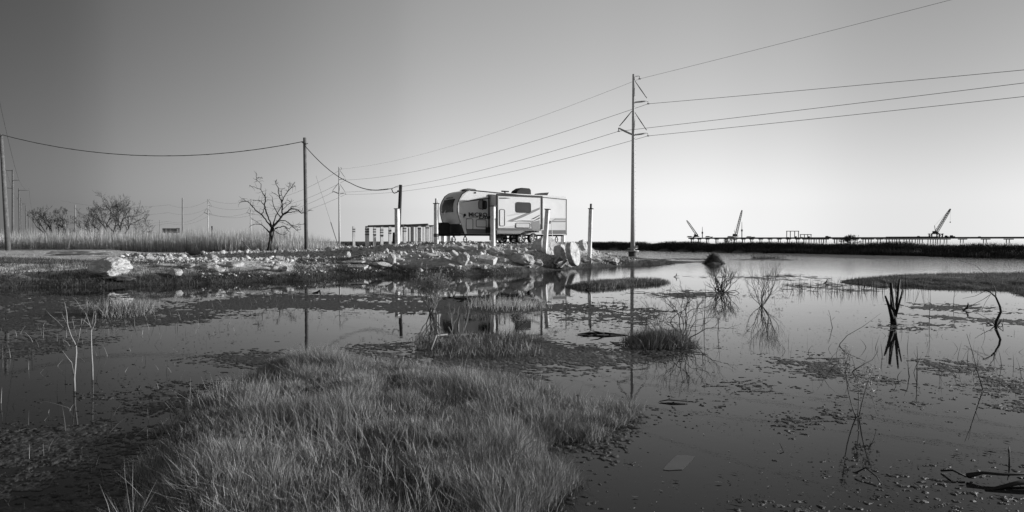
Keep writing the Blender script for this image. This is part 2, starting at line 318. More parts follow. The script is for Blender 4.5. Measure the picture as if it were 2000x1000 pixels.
class MB:
    def __init__(s): s.v = []; s.f = []; s.sm = []
    def add(s, V, Fs, smooth=False):
        o = len(s.v); s.v += [tuple(p) for p in V]; s.f += [tuple(i + o for i in f) for f in Fs]; s.sm += [smooth] * len(Fs)
    def box(s, c, d, rot=None):
        V = [Vector((x * d[0] / 2, y * d[1] / 2, z * d[2] / 2)) for x in (-1, 1) for y in (-1, 1) for z in (-1, 1)]
        if rot is not None: V = [rot @ v for v in V]
        V = [v + Vector(c) for v in V]
        s.add(V, [(0, 1, 3, 2), (4, 6, 7, 5), (0, 4, 5, 1), (2, 3, 7, 6), (0, 2, 6, 4), (1, 5, 7, 3)])
    def tube(s, pts, rad, n=6, caps=True):
        pts = [Vector(p) for p in pts]
        if not hasattr(rad, '__len__'): rad = [rad] * len(pts)
        V = []; up = Vector((.13, .31, .94)); prev = None
        for i, p in enumerate(pts):
            d = (pts[min(i + 1, len(pts) - 1)] - pts[max(i - 1, 0)])
            if d.length < 1e-9: d = Vector((0, 0, 1))
            d.normalize()
            if prev is None:
                a = d.cross(up if abs(d.dot(up)) < .9 else Vector((1, 0, 0))).normalized()
            else:
                a = (prev - d * prev.dot(d))
                a = a.normalized() if a.length > 1e-6 else d.orthogonal().normalized()
            prev = a; bb = d.cross(a)
            for k in range(n):
                th = 2 * math.pi * k / n
                V.append(p + (a * math.cos(th) + bb * math.sin(th)) * rad[i])
        Fs = []
        for i in range(len(pts) - 1):
            for k in range(n):
                a0 = i * n + k; a1 = i * n + (k + 1) % n; Fs.append((a0, a1, a1 + n, a0 + n))
        if caps: Fs.append(tuple(range(n))[::-1]); Fs.append(tuple((len(pts) - 1) * n + k for k in range(n)))
        s.add(V, Fs, n > 5)
    def prism(s, poly, y0, y1, axis='y'):
        n = len(poly); V = []
        for yy in (y0, y1):
            for a, bb in poly: V.append((a, yy, bb) if axis == 'y' else ((yy, a, bb) if axis == 'x' else (a, bb, yy)))
        Fs = [tuple(range(n)), tuple(range(2 * n - 1, n - 1, -1))] + [(i, i + n, (i + 1) % n + n, (i + 1) % n) for i in range(n)]
        s.add(V, Fs)
    def build(s, name, m, parent=None, bevel=0):
        me = bpy.data.meshes.new(name); me.from_pydata(s.v, [], s.f); me.polygons.foreach_set('use_smooth', s.sm); me.validate()
        bm = bmesh.new(); bm.from_mesh(me); bmesh.ops.recalc_face_normals(bm, faces=bm.faces)
        if bevel: bmesh.ops.bevel(bm, geom=list(bm.edges), offset=bevel, segments=2, affect='EDGES', profile=.6)
        bm.to_mesh(me); bm.free()
        return link(name, me, m, parent)
def blades(name, m, P, Hh, Wd, lean=.3, bend=.35, ldir=None, segs=3, parent=None, tintr=(.6, 1.4), tipw=.1, sway=.0):
    n = len(P); P = np.asarray(P, float)
    az = rng.uniform(0, 2 * np.pi, n); fa = rng.uniform(0, np.pi, n)
    ln = np.abs(rng.normal(0, lean, n)); dx, dy = np.cos(az) * ln + sway, np.sin(az) * ln
    bx, by = np.cos(fa) * Wd * .5, np.sin(fa) * Wd * .5
    V = np.zeros((n, segs * 2 + 1, 3)); bd = bend * rng.uniform(.2, 1.6, n)
    for k in range(segs + 1):
        t = k / segs
        off = t + bd * t * t
        cx = P[:, 0] + dx * off * Hh; cy = P[:, 1] + dy * off * Hh; cz = P[:, 2] + Hh * t * (1 - .35 * bd * t * np.minimum(ln * 2, 1)) - .03 * (k == 0)
        if k < segs:
            wd = 1 - (1 - tipw) * t * .8
            V[:, 2 * k] = np.stack([cx - bx * wd, cy - by * wd, cz], 1); V[:, 2 * k + 1] = np.stack([cx + bx * wd, cy + by * wd, cz], 1)
        else: V[:, 2 * k] = np.stack([cx, cy, cz], 1)
    base = (np.arange(n) * (segs * 2 + 1))[:, None]
    q = np.concatenate([base + np.array([[2 * k, 2 * k + 1, 2 * k + 3, 2 * k + 2]]) for k in range(segs - 1)], 0) if segs > 1 else np.zeros((0, 4), int)
    tr = base + np.array([[2 * segs - 2, 2 * segs - 1, 2 * segs]])
    ti = np.repeat(rng.uniform(tintr[0], tintr[1], n), segs * 2 + 1)
    me = npmesh(name, V.reshape(-1, 3), [q, tr] if len(q) else [tr], tint=ti)
    return link(name, me, m, parent)
def scatter(poly, n, inset=0.0, dens=None, bias=None):
    P = np.array(poly); out = []; got = 0
    lo, hi = P.min(0), P.max(0)
    while got < n:
        q = rng.uniform(lo, hi, (n, 2)); d = sdf(poly, q[:, 0], q[:, 1]) + .12 * fbm(q[:, 0] * 2.2, q[:, 1] * 2.2, 12, 4)
        k = d > inset
        if dens is not None: k &= rng.uniform(0, 1, n) < dens(q[:, 0], q[:, 1], d)
        if bias is not None: k &= rng.uniform(0, 1, n) < bias(q[:, 0], q[:, 1])
        out.append(q[k]); got += k.sum()
        if len(out) > 400: break
    q = np.concatenate(out)[:n]
    return q

# ================================================================== THE SETTING
def build_ground():
    ys = np.concatenate([1782.0 / np.linspace(1782 / 2.0, 1782 / 16.0, 620), 1782.0 / np.linspace(1782 / 16.0 , 1782 / 62.0, 330)[1:], 62 * (9000 / 62) ** np.linspace(0, 1, 130)[1:]])
    ang = np.linspace(R(-62), R(62), 1900)
    A, Rr = np.meshgrid(ang, ys); X = Rr * np.tan(A * .72) / np.tan(62 * math.pi / 180 * .72) * 1.75; Y = Rr
    Z = height(X, Y)
    Z = np.where(Y > 2400, np.minimum(Z, .2), Z)
    V = np.stack([X, Y, Z], -1).reshape(-1, 3); nr, nc = X.shape
    i = (np.arange(nr - 1)[:, None] * nc + np.arange(nc - 1)[None, :]).ravel()
    f = np.stack([i, i + 1, i + nc + 1, i + nc], 1)
    me = npmesh('ground', V, [f], smooth=True)
    return tag(link('ground', me, M['ground']), kind='structure')
build_ground()
me = npmesh('water', [(-12000, -300, 0), (12000, -300, 0), (12000, 14000, 0), (-12000, 14000, 0)], [np.array([[0, 1, 2, 3]])])
tag(link('water', me, M['water']), kind='structure')
me = npmesh('seabed', [(-12000, -300, -2), (12000, -300, -2), (12000, 14000, -2), (-12000, 14000, -2)], [np.array([[0, 1, 2, 3]])])
tag(link('lake_bed', me, M['ground']), kind='structure')
#@@PART2@@
# ================================================================== PLANTS AS GROUND COVER
def stuff(o, label, cat): return tag(o, label, cat, kind='stuff')
def grassy(name, poly, n, h, wd, m, label, cat='grass', lean=.3, bend=.4, clump=1.6, inset=.05, tr=(.55, 1.5), sway=.03, segs=3, keep=.25):
    q = scatter(poly, n, inset, bias=lambda x, y: np.clip(keep + 1.3 * (fbm(x * clump, y * clump, 77, 3) + .35), 0.05, 1))
    z = height(q[:, 0], q[:, 1])
    k = z > -.06; q = q[k]; z = z[k]; n = len(q)
    cl = .62 + .75 * (fbm(q[:, 0] * clump * .7, q[:, 1] * clump * .7, 55, 3) * .5 + .5)
    Hh = h * cl * rng.uniform(.45, 1.25, n)
    P = np.stack([q[:, 0], q[:, 1], z], 1)
    return stuff(blades(name, m, P, Hh, wd * rng.uniform(.7, 1.4, n), lean, bend, segs=segs, tintr=tr, sway=sway), label, cat)
def tufted(name, poly, ntuft, per, h, wd, m, label, inset=.0, tr=(.4, 1.7), spread=.032, out=.25, sway=-.05, clump=1.3, keep=.45, cat='grass'):
    c = scatter(poly, ntuft, inset, bias=lambda x, y: np.clip(keep + 1.5 * (fbm(x * clump, y * clump, 77, 3) + .25), 0.03, 1)); n = len(c)
    cl = np.clip(.5 + 1.7 * (fbm(c[:, 0] * clump, c[:, 1] * clump, 77, 3) + .1), .22, 1.35) * rng.uniform(.4, 1.5, n)
    k = rng.poisson(per, n) + 2; idx = np.repeat(np.arange(n), k); N_ = len(idx)
    off = rng.normal(0, 1, (N_, 2)); P2 = c[idx] + off * spread * rng.uniform(.6, 1.4, n)[idx][:, None]
    z = height(P2[:, 0], P2[:, 1]); H_ = h * cl[idx] * rng.uniform(.45, 1.15, N_)
    o = blades(name, m, np.stack([P2[:, 0], P2[:, 1], z], 1), H_, wd * rng.uniform(.7, 1.3, N_), .55, .15, segs=3, tintr=tr, sway=sway)
    me = o.data; V = np.empty(len(me.vertices) * 3, np.float32); me.vertices.foreach_get('co', V); V = V.reshape(N_, 7, 3)
    t = np.array([0, 0, .33, .33, .66, .66, 1.0]); V[..., 0] += off[:, :1] * out * H_[:, None] * t * t * .6; V[..., 1] += off[:, 1:] * out * H_[:, None] * t * t * .6
    tt = np.repeat((rng.uniform(.75, 1.25, n))[idx], 7); at_ = me.attributes['tint']; q0 = np.empty(len(me.vertices), np.float32); at_.data.foreach_get('value', q0); at_.data.foreach_set('value', (q0 * tt).astype(np.float32))
    me.vertices.foreach_set('co', V.ravel()); me.update(); return stuff(o, label, cat)
tufted('marsh_grass', MAIN, 21000, 9, .118, .0029, M['grass'], 'thick ragged marsh grass covering the big foreground island', tr=(.2, 2.5), clump=2.1, keep=.3)
grassy('marsh_grass', MAIN, 45000, .10, .0026, M['grass'], 'short stiff stems tangled in all directions among the foreground island grass', lean=.95, bend=.02, inset=.0, tr=(.2, 2.8), keep=.02, clump=2.1, sway=0)
tufted('marsh_grass', MAIN, 1800, 3, .18, .0036, M['twigp'], 'pale dry stalks sticking up out of the foreground island grass', tr=(.6, 1.3))
grassy('marsh_grass', RIGHT, 16000, .10, .010, M['grass'], 'low grass on the flat island at the right edge', lean=.3)
grassy('marsh_grass', MIDC, 7000, .14, .012, M['grass'], 'thin strip of grass in the water below the rubble bank, crossed by the pylon reflection')
tufted('marsh_grass', TUSS, 330, 11, .16, .007, M['grass'], 'dense ragged grass tussock under the tangled bush, right of centre', inset=-.05, spread=.05, sway=.05, keep=.9)
tufted('marsh_grass', MIDG, 380, 7, .14, .006, M['grass'], 'sparse grass patch behind the foreground island, left of the floating branch', inset=-.25, spread=.06, keep=.3, sway=.02, clump=1.0)
grassy('marsh_grass', BACKG, 500, .30, .008, M['reed'], 'thin tall stalks standing in water in front of the trailer reflection', lean=.4)
tufted('marsh_grass', LEFTG, 150, 8, .28, .009, M['grass'], 'upright grass tuft in the water below the big boulder', inset=-.1, spread=.06, sway=.1, keep=.9)
hc = np.array(gp(1392, 515)); nb = 2200; rr_ = np.abs(rng.normal(0, .30, nb)); an = rng.uniform(0, 6.28, nb); hx, hy = hc[0] + rr_ * np.cos(an) * 1.3, hc[1] + rr_ * np.sin(an)
stuff(blades('marsh_grass', M['grassd'], np.stack([hx, hy, height(hx, hy)], 1), .72 * np.exp(-rr_ * 1.9) * rng.uniform(.5, 1.15, nb), rng.uniform(.015, .03, nb), .45, .5, segs=3, tintr=(.5, 1.8)), 'round dark grass hummock on the low spit right of the tall pylon', 'grass')
grassy('marsh_grass', G([(1480, 505.5), (1490, 503), (1505, 503), (1512, 505.5)]), 900, .35, .02, M['grassd'], 'small dark grass tuft on the mudflat, farther than the round hummock', lean=.4, inset=-1)
grassy('bank_weeds', G([(-400, 572), (-100, 568), (150, 561), (280, 560), (400, 556), (420, 545), (300, 543), (180, 538), (0, 532), (-400, 536)]), 20000, .15, .014, M['grassd'], 'dark scrubby weeds on the left end of the bank', 'weeds', lean=.5, keep=.4)
grassy('bank_weeds', G([(568, 553), (700, 543), (800, 545), (830, 538), (700, 528), (640, 527), (580, 534)]), 11000, .15, .014, M['grassd'], 'dark scrubby weeds on the bank left of the pale flat slab', 'weeds', lean=.5, keep=.4)
grassy('bank_weeds', G([(400, 557), (568, 553), (600, 548), (500, 546), (400, 551)]), 3500, .08, .013, M['grassd'], 'low dark waterside weeds at the foot of the rubble', 'weeds', lean=.5)
grassy('bank_weeds', G([(830, 545), (1000, 537), (1120, 526), (1235, 520), (1320, 517), (1320, 513), (1200, 514), (1100, 521), (980, 531), (850, 538)]), 7000, .09, .014, M['grassd'], 'dark creeping weeds along the waterline below the trailer', 'weeds', lean=.6)
# stalks standing in the water, right side
grassy('water_stalks', G([(1540, 566), (1620, 560), (1730, 562), (1800, 568), (1830, 575), (1690, 577), (1600, 577)]), 260, .42, .012, M['twigd'], 'scattered thin stalks standing in bright water near the split stump', 'stalks', lean=.18, inset=-1, keep=1)
grassy('water_stalks', G([(900, 625), (1000, 615), (1320, 590), (1500, 575), (1420, 620), (1250, 650), (1100, 640)]), 120, .22, .008, M['twigd'], 'sparse dark stalks in the water left of the tall pylon reflection', 'stalks', lean=.4, inset=-1, keep=1)
grassy('water_stalks', G([(1500, 700), (1700, 680), (1990, 650), (2050, 720), (1900, 760), (1700, 760)]), 160, .22, .006, M['twigd'], 'sparse thin stalks in the grey water at the right', 'stalks', lean=.4, inset=-1, keep=1)
grassy('water_stalks', G([(0, 640), (400, 590), (640, 574), (860, 590), (700, 600), (300, 650), (0, 900)]), 420, .18, .006, M['grass'], 'sparse short stalks on the dark mats at the left', 'stalks', lean=.5, inset=-1, keep=1)
grassy('water_stalks', G([(-60, 1050), (0, 900), (200, 860), (300, 1050)]), 40, .12, .004, M['twigp'], 'few pale stalks at the lower left corner', 'stalks', lean=.5, inset=-1, keep=1)
# reed belt
RB = [gp(-1500, 488.6), gp(0, 489.2), gp(300, 490), gp(560, 489.8), gp(650, 488.8), gp(664, 486.5), (-30, 112), (-140, 112), (-180, 105)]
q = scatter(RB, 28000, .0, bias=lambda x, y: np.clip(.5 + .9 * fbm(x * .3, y * .3, 5, 3) + (.5 - (y - 92) * .03), .1, 1))
z = np.maximum(height(q[:, 0], q[:, 1]), 0); n = len(q)
hh = (3.0 + 1.3 * fbm(q[:, 0] * .22, q[:, 1] * .22, 9, 4)) * rng.uniform(.45, 1.2, n) * np.clip(.55 + (gp(672, 486)[0] - q[:, 0]) * .08, .25, 1)
stuff(blades('reed_belt', M['reed'], np.stack([q[:, 0], q[:, 1], z], 1), hh, rng.uniform(.03, .07, n), .10, .4, segs=3, tintr=(.5, 1.35), tipw=.5), 'long belt of tall pale reeds across the left background', 'reeds')
q = scatter(RB[:6] + [(RB[5][0], RB[5][1] + 3), (RB[0][0], RB[0][1] + 3)], 9000, -.8, bias=lambda x, y: np.clip(.5 + 1.6 * fbm(x * .35, y * .35, 25, 3), .02, 1)); n = len(q)
stuff(blades('reed_fringe', M['reed'], np.stack([q[:, 0], q[:, 1] - .3, np.maximum(height(q[:, 0], q[:, 1]), 0)], 1), rng.uniform(1.0, 3.0, n) * np.clip(.55 + (gp(672, 486)[0] - q[:, 0]) * .08, .25, 1), rng.uniform(.04, .07, n), .16, .5, segs=3, tintr=(.7, 1.5), tipw=.5), 'ragged brighter fringe of reeds along the front edge of the reed belt', 'reeds')
# brush on the levee and the distant marsh line
def along(n, s0, s1, t0, t1):
    ax, ay = LEV_A; bx, by = LEV_B; ex, ey = bx - ax, by - ay; l = math.hypot(ex, ey)
    t = rng.uniform(t0, t1, n); s = rng.uniform(s0, s1, n)
    return ax + ex * t - ey / l * s, ay + ey * t + ex / l * s, t
x, y, t_ = along(90000, -1.2, 5.5, -.02, 1.3)
zz_ = height(x, y); k = zz_ > -.03; x, y, zz_ = x[k], y[k], zz_[k]; n = len(x)
hh = (.62 + .5 * fbm(x * .25, y * .25, 21, 4)) * rng.uniform(.4, 1.15, n)
stuff(blades('levee_brush', M['brush'], np.stack([x, y, zz_ - .02], 1), hh, rng.uniform(.03, .08, n), .5, .5, segs=2, tintr=(.4, 1.5)), 'dark brush matting the long low levee at the right', 'brush')
q = np.stack([rng.uniform(-60, 22, 9000), rng.uniform(120, 190, 9000)], 1)
stuff(blades('distant_marsh', M['brush'], np.stack([q[:, 0], q[:, 1], q[:, 0] * 0 + .3], 1), 1.1 * rng.uniform(.5, 1.2, 9000), rng.uniform(.1, .3, 9000), .4, .4, segs=2), 'thin line of far marsh seen between the white posts', 'marsh')
# floating bits
def bits(name, poly, n, sz, label, m='flot', thr=.0, seed=0, tr=(.4, 1.8)):
    q = scatter(poly, n, -.2, bias=lambda x, y: (fbm(x * 1.1, y * .9, 40 + seed, 4) + .35 * fbm(x * 7, y * 5, 41 + seed, 2) > thr).astype(float) * 1.0 + .06)
    n = len(q); s = sz * np.exp(rng.normal(0, .55, n)); a = rng.uniform(0, 6.28, n)
    V = np.zeros((n, 4, 3)); ca, sa = np.cos(a), np.sin(a); asp = rng.uniform(.15, .6, n)
    for i, (u, v) in enumerate(((1, .1), (0, .5), (-1, -.1), (0, -.5))):
        V[:, i, 0] = q[:, 0] + (u * ca - v * asp * sa) * s; V[:, i, 1] = q[:, 1] + (u * sa + v * asp * ca) * s
        V[:, i, 2] = .004 + rng.uniform(0, .5, n) * s * .8
    f = np.arange(n)[:, None] * 4 + np.array([[0, 1, 2], [0, 2, 3]])[:, None, :].reshape(1, 6); f = f.reshape(-1, 3)
    return stuff(link(name, npmesh(name, V.reshape(-1, 3), [f], tint=np.repeat(rng.uniform(tr[0], tr[1], n), 4)), M[m]), label, 'debris')
bits('floating_debris', G([(1020, 1120), (1150, 880), (1400, 760), (2100, 700), (2300, 1120)]), 2300, .0055, 'fine leaf litter floating on the water at the lower right', thr=.03)
bits('floating_debris', G([(1200, 760), (1380, 620), (2100, 590), (2150, 790), (1500, 790)]), 1700, .009, 'leaf litter floating on the grey water at the middle right', thr=.08, seed=3)
bits('floating_debris', G([(1050, 700), (1100, 600), (1300, 575), (1420, 570), (1560, 560), (1500, 620), (1300, 700)]), 3600, .014, 'dark bits floating around the tall pylon reflection', 'twigd', thr=.05, seed=5)
bits('floating_debris', G([(-200, 900), (-100, 640), (500, 600), (860, 600), (760, 670), (420, 760), (200, 900)]), 2800, .010, 'dark specks floating on the still water at the left', 'twigd', thr=.05, seed=6)
bits('floating_debris', G([(-200, 1100), (-200, 900), (250, 840), (270, 1100)]), 1200, .008, 'murky weed scraps floating at the lower left', thr=-.1, seed=8, tr=(.2, .8))
bits('floating_debris', G([(1400, 1050), (1500, 950), (1750, 930), (2100, 880), (2200, 1100)]), 800, .008, 'dark twiggy litter floating at the lower right corner', 'twigd', thr=.06, seed=9)

# ================================================================== ROCKS
def rock_mesh(seed, flat=1.0, cuts=9, rough=.06, sub=3):
    r = random.Random(seed); bm = bmesh.new(); bmesh.ops.create_icosphere(bm, subdivisions=sub, radius=1)
    planes = [(Vector((r.gauss(0, 1), r.gauss(0, 1), r.gauss(0, .8) * flat)).normalized(), r.uniform(.5, .85)) for _ in range(cuts)]
    for v in bm.verts:
        for nn, dd in planes:
            k = v.co.dot(nn)
            if k > dd: v.co -= nn * (k - dd) * .96
    from mathutils import noise
    for v in bm.verts:
        v.co += v.co.normalized() * (noise.noise(v.co * 2.1 + Vector((seed, 0, 0))) * rough * 1.6 + noise.noise(v.co * 6 + Vector((0, seed, 0))) * rough * .7)
    xs = [v.co.x for v in bm.verts]; ys_ = [v.co.y for v in bm.verts]; zs = [v.co.z for v in bm.verts]
    for v in bm.verts:
        v.co.x = (v.co.x - min(xs)) / (max(xs) - min(xs)) - .5; v.co.y = (v.co.y - min(ys_)) / (max(ys_) - min(ys_)) - .5; v.co.z = (v.co.z - min(zs)) / (max(zs) - min(zs))
    me = bpy.data.meshes.new('rock'); bm.to_mesh(me); bm.free()
    return me
ROCKS = [rock_mesh(i * 13 + 1) for i in range(9)]
FINE = [rock_mesh(i * 7 + 3, rough=.11, sub=4, cuts=7) for i in range(4)]
ROUND = rock_mesh(41, cuts=3, rough=.10, sub=4)
def rock(px, by, wpx, hpx, me, label, cat='rock', m='rockm', name='rock', rz=None, tilt=(0, 0), depth=.8, sink=.12, group=None):
    p = hit(px, by - 1); W = wpx * p.y / F; Hh = hpx * p.y / F
    me = me.copy(); o = link(name, me, M[m]); o.location = (p.x, p.y + W * depth * .3, p.z - Hh * sink)
    o.scale = (W, W * depth, Hh * (1 + sink)); o.rotation_euler = (R(tilt[0]), R(tilt[1]), R(rz or 0))
    return tag(o, label, cat, group)
rock(202, 541, 72, 38, ROUND, 'huge rough boulder sitting alone on the left bank', 'boulder', 'concrete', 'boulder', rz=6, depth=.9)
rock(235, 552, 46, 11, ROCKS[1], 'dark low stone at the waterline directly under the huge boulder', m='darkrock', rz=4)
rock(213, 549, 30, 7, ROCKS[4], 'flat wet stone left of the low stone under the huge boulder', m='darkrock', rz=-8)
rock(340, 541, 23, 14, ROCKS[2], 'blocky pale rock on the dark bank right of the huge boulder', m='concrete', rz=5)
rock(322, 525, 34, 8, ROCKS[3], 'pale rock on the bank edge just above the blocky pale rock', m='concrete', rz=12)
rock(366, 526, 28, 9, ROCKS[5], 'long pale chunk at the bank edge, left of the piled chunks', m='concrete', rz=-6)
rock(294, 512, 18, 6, ROCKS[6], 'small bright slab lying on the gravel above the bank', m='concrete')
rock(414, 504, 36, 8, ROCKS[7], 'pale flat chunk at the edge of the back channel', m='concrete', rz=3)
rock(378, 500, 30, 9, ROCKS[8], 'dark low heap at the channel edge left of a pale flat chunk', m='darkrock')
rock(406, 529, 34, 12, ROCKS[0], 'pale split chunk in the middle of the left rubble line', m='concrete', rz=14)
rock(424, 534, 24, 9, ROCKS[1], 'small pale chunk tucked below the split chunk', m='concrete', rz=30)
rock(452, 523, 36, 10, ROCKS[2], 'broad light chunk on the rubble crest below the bare dead tree', m='concrete', rz=-10)
rock(537, 533, 20, 12, ROCKS[4], 'knobbly chunk left of the twin round stones', m='concrete', rz=20)
rock(556, 531, 15, 10, ROCKS[5], 'bright rounded stone below the lone wooden pole', m='concrete')
rock(541, 523, 18, 9, ROCKS[6], 'second rounded stone, just left and above the bright one', m='concrete')
rock(765, 517, 17, 21, ROCKS[2], 'tall upright white rock standing on the rubble left of the trailer', m='concrete', rz=15)
rock(745, 525, 40, 12, ROCKS[8], 'dark mound of stone left of the upright white rock', m='rockm', rz=5)
rock(780, 514, 19, 10, ROCKS[3], 'grey stone leaning right of the upright white rock', m='rockm')
rock(760, 528, 14, 7, ROCKS[1], 'small dark stone below the upright white rock', m='darkrock')
rock(772, 529, 12, 8, ROCKS[0], 'grey stone right of the small dark one below the upright rock', m='rockm')
rock(820, 525, 16, 12, ROCKS[5], 'pale cleft stone just above the pale round bush', m='concrete', rz=-20)
rock(838, 504, 34, 9, ROCKS[6], 'long grey stone lying on the rubble behind the pale round bush', m='rockm', rz=8)
rock(867, 514, 22, 11, ROCKS[7], 'grey block below the front of the trailer', m='rockm', rz=-10)
rock(886, 515, 17, 15, ROCKS[4], 'leaning oval stone left of the knobbly big rock', m='rockm', tilt=(0, 25))
rock(904, 519, 26, 26, ROUND, 'knobbly big pale rock on the rubble below the trailer front', m='concrete', rz=10)
rock(881, 525, 13, 9, ROCKS[3], 'small rounded stone at the foot of the knobbly big rock', m='concrete')
rock(894, 528, 13, 7, ROCKS[0], 'bright small chunk near the waterline under the knobbly rock', m='concrete')
rock(906, 493, 46, 12, ROCKS[8], 'long horizontal block with a bright right end under the trailer hitch', m='concrete', rz=4, depth=.5)
rock(949, 489, 8, 10, ROCKS[6], 'small pointed white rock standing upright left of the second post', m='concrete')
rock(942, 499, 18, 10, ROCKS[5], 'bright chunk directly below the small pointed rock', m='concrete', rz=-15)
rock(960, 495, 24, 6, ROCKS[2], 'pale flake lying at the foot of the second tall post', m='concrete')
rock(875, 492, 16, 8, ROCKS[1], 'pale chunk at the left end of the long horizontal block', m='concrete')
rock(946, 528, 12, 8, ROCKS[7], 'small light stone at the waterline below the smooth white slab', m='concrete')
rock(1016, 520, 56, 25, FINE[2], 'large sloping grey slab of rubble with a bright broken end', m='rockm', rz=-4, depth=1.0)
rock(1036, 520, 20, 15, ROCKS[3], 'bright broken chunk at the right end of the large sloping slab', m='concrete', rz=20)
rock(1052, 521, 18, 13, ROCKS[4], 'grey stone between the sloping slab and the hollow block', m='rockm')
rock(1000, 500, 34, 12, FINE[3], 'grey rubble hump below the trailer wheels', m='rockm')
rock(1198, 516, 24, 11, FINE[0], 'speckled low boulder on the spit right of the tall posts', m='rockm', rz=40)
rock(1168, 514, 18, 8, ROCKS[6], 'rough low stone between the last tall post and the speckled boulder', m='rockm')
rock(1085, 512, 26, 14, ROCKS[8], 'grey stone wedged under the round concrete plugs', m='rockm')
rock(985, 515, 20, 9, ROCKS[0], 'tapered grey stone right of the smooth white slab', m='rockm', rz=10)
rock(925, 510, 14, 8, ROCKS[2], 'small grey stone left of the smooth white slab', m='rockm')
# slabs and cast pieces
def slab(px, by, wpx, th, depth, rz, tilt, label, name='concrete_slab', cat='slab', m='concrete', taper=0.0, lift=0.0):
    p = hit(px, by - 1); W = wpx * p.y / F; b = MB(); r = random.Random(px)
    n = 14; top = []
    for i in range(n):
        a = 2 * math.pi * i / n; k = 1 / max(abs(math.cos(a)), abs(math.sin(a))) ** .9
        top.append((.5 * W * math.cos(a) * k * r.uniform(.86, 1.05) * (1 - taper * max(0, math.cos(a))), .5 * depth * math.sin(a) * k * r.uniform(.8, 1.05) * (1 - taper * max(0, math.cos(a)))))
    V = [(x, y, th * r.uniform(.92, 1.05)) for x, y in top] + [(x * r.uniform(.95, 1.06), y * r.uniform(.9, 1.08), 0) for x, y in top]
    b.add(V, [tuple(range(n)), tuple(range(2 * n - 1, n - 1, -1))] + [(i, i + n, (i + 1) % n + n, (i + 1) % n) for i in range(n)])
    o = b.build(name, M[m], bevel=.02); o.location = (p.x, p.y + depth * .4, p.z - .03 + lift); o.rotation_euler = (R(tilt[0]), R(tilt[1]), R(rz))
    return tag(o, label, cat)
slab(696, 526, 42, .16, .7, -4, (8, 0), 'pale rectangular slab lying flat on the bank among dark weeds')
slab(689, 517, 46, .07, .5, 3, (4, 0), 'thin pale slab directly behind the rectangular slab', lift=.1)
slab(949, 514, 42, .28, .75, -10, (14, 6), 'smooth white tapered slab leaning on the rubble under the trailer')
rock(145, 499, 122, 10, ROUND, 'very long pale slab with a tapered right end on the far left flat', 'slab', 'concrete', 'concrete_slab', rz=4, depth=.35, sink=.25)
slab(1147, 516, 17, .34, .5, 8, (35, -8), 'square pale block at the foot of the right-hand tall post', 'concrete_block', 'block')
slab(1112, 520, 26, .16, .8, -25, (20, 14), 'sloping dark-edged slab under the tilted round concrete plug')
def plug(px, cy, D, rad, th, az, el, label):
    b = MB(); n = 26; r = random.Random(int(px)); V = []; rings = [(0, 0), (0, .55), (0, .93), (.06, 1.0), (.94, 1.0), (1, .93), (1, .5), (1, 0)]
    for (u, k) in rings:
        for i in range(n):
            a = 2 * math.pi * i / n; q_ = k * rad * (1 + .03 * math.sin(3 * a + px) + r.uniform(-.015, .015))
            V.append((q_ * math.cos(a), q_ * math.sin(a), (u - .5) * th + r.uniform(-.02, .02) * (k < .95)))
    Fs = [(j * n + i, j * n + (i + 1) % n, (j + 1) * n + (i + 1) % n, (j + 1) * n + i) for j in range(len(rings) - 1) for i in range(n)]
    b.add(V, Fs); o = b.build('concrete_plug', M['concrete']); p = at(px, cy, D)
    o.location = p; d = Vector((math.sin(R(az)) * math.cos(R(el)), -math.cos(R(az)) * math.cos(R(el)), math.sin(R(el))))
    o.rotation_euler = d.to_track_quat('Z', 'Y').to_euler()
    return tag(o, label, 'concrete plug', 'round concrete plugs on the bank')
plug(1064, 487, 34.0, .70, .9, 40, 20, 'largest round concrete mass behind the leaning tall post')
plug(1095, 494, 32.6, .46, .45, 60, 15, 'middle round concrete plug between the leaning post and the tilted disc')
plug(1119, 496, 32.0, .66, .32, 62, 12, 'tilted round concrete disc with a pitted bright face turned right')
plug(1139, 479, 36.5, .34, .30, 60, 18, 'smallest round concrete disc beside the right-hand tall post')
# hollow square block
b = MB(); b.box((0, 0, .0), (.5, .5, .10)); b.box((0, 0, .50), (.5, .5, .10)); b.box((-.20, 0, .25), (.10, .5, .40)); b.box((.20, 0, .25), (.10, .5, .40))
o = b.build('hollow_block', M['concrete'], bevel=.015); p = hit(1089, 520); o.location = p + Vector((0, .2, .02)); o.rotation_euler = (R(-8), R(38), R(-20))
tag(o, 'hollow square concrete block tipped on its corner at the waterline', 'block')
# piled rubble: countable chunks, copies of nine shapes
CH_ = []
ZONES = [
 (G([(250, 538), (330, 520), (480, 516), (480, 532), (400, 545), (300, 545)]), 46, (.16, .5), 'small pale rubble chunk in the left part of the bank, near the boulder', 'rubble chunks between boulder and dead tree'),
 (G([(480, 536), (480, 516), (620, 511), (650, 520), (580, 532)]), 52, (.16, .5), 'small pale rubble chunk on the bank below the lone wooden pole', 'rubble chunks below the wooden pole'),
 (G([(640, 522), (640, 508), (790, 502), (860, 505), (860, 528), (780, 532)]), 75, (.22, .65), 'small pale rubble chunk on the bank below the white posts', 'rubble chunks below the row of posts'),
 (G([(850, 530), (850, 506), (960, 500), (1040, 500), (1060, 522), (940, 532)]), 110, (.25, .8), 'small pale rubble chunk on the bank below the trailer', 'rubble chunks below the trailer'),
 (G([(1050, 525), (1050, 512), (1130, 505), (1230, 510), (1230, 518), (1130, 523)]), 30, (.12, .36), 'small pale rubble chunk near the round concrete plugs', 'rubble chunks near the concrete plugs'),
]
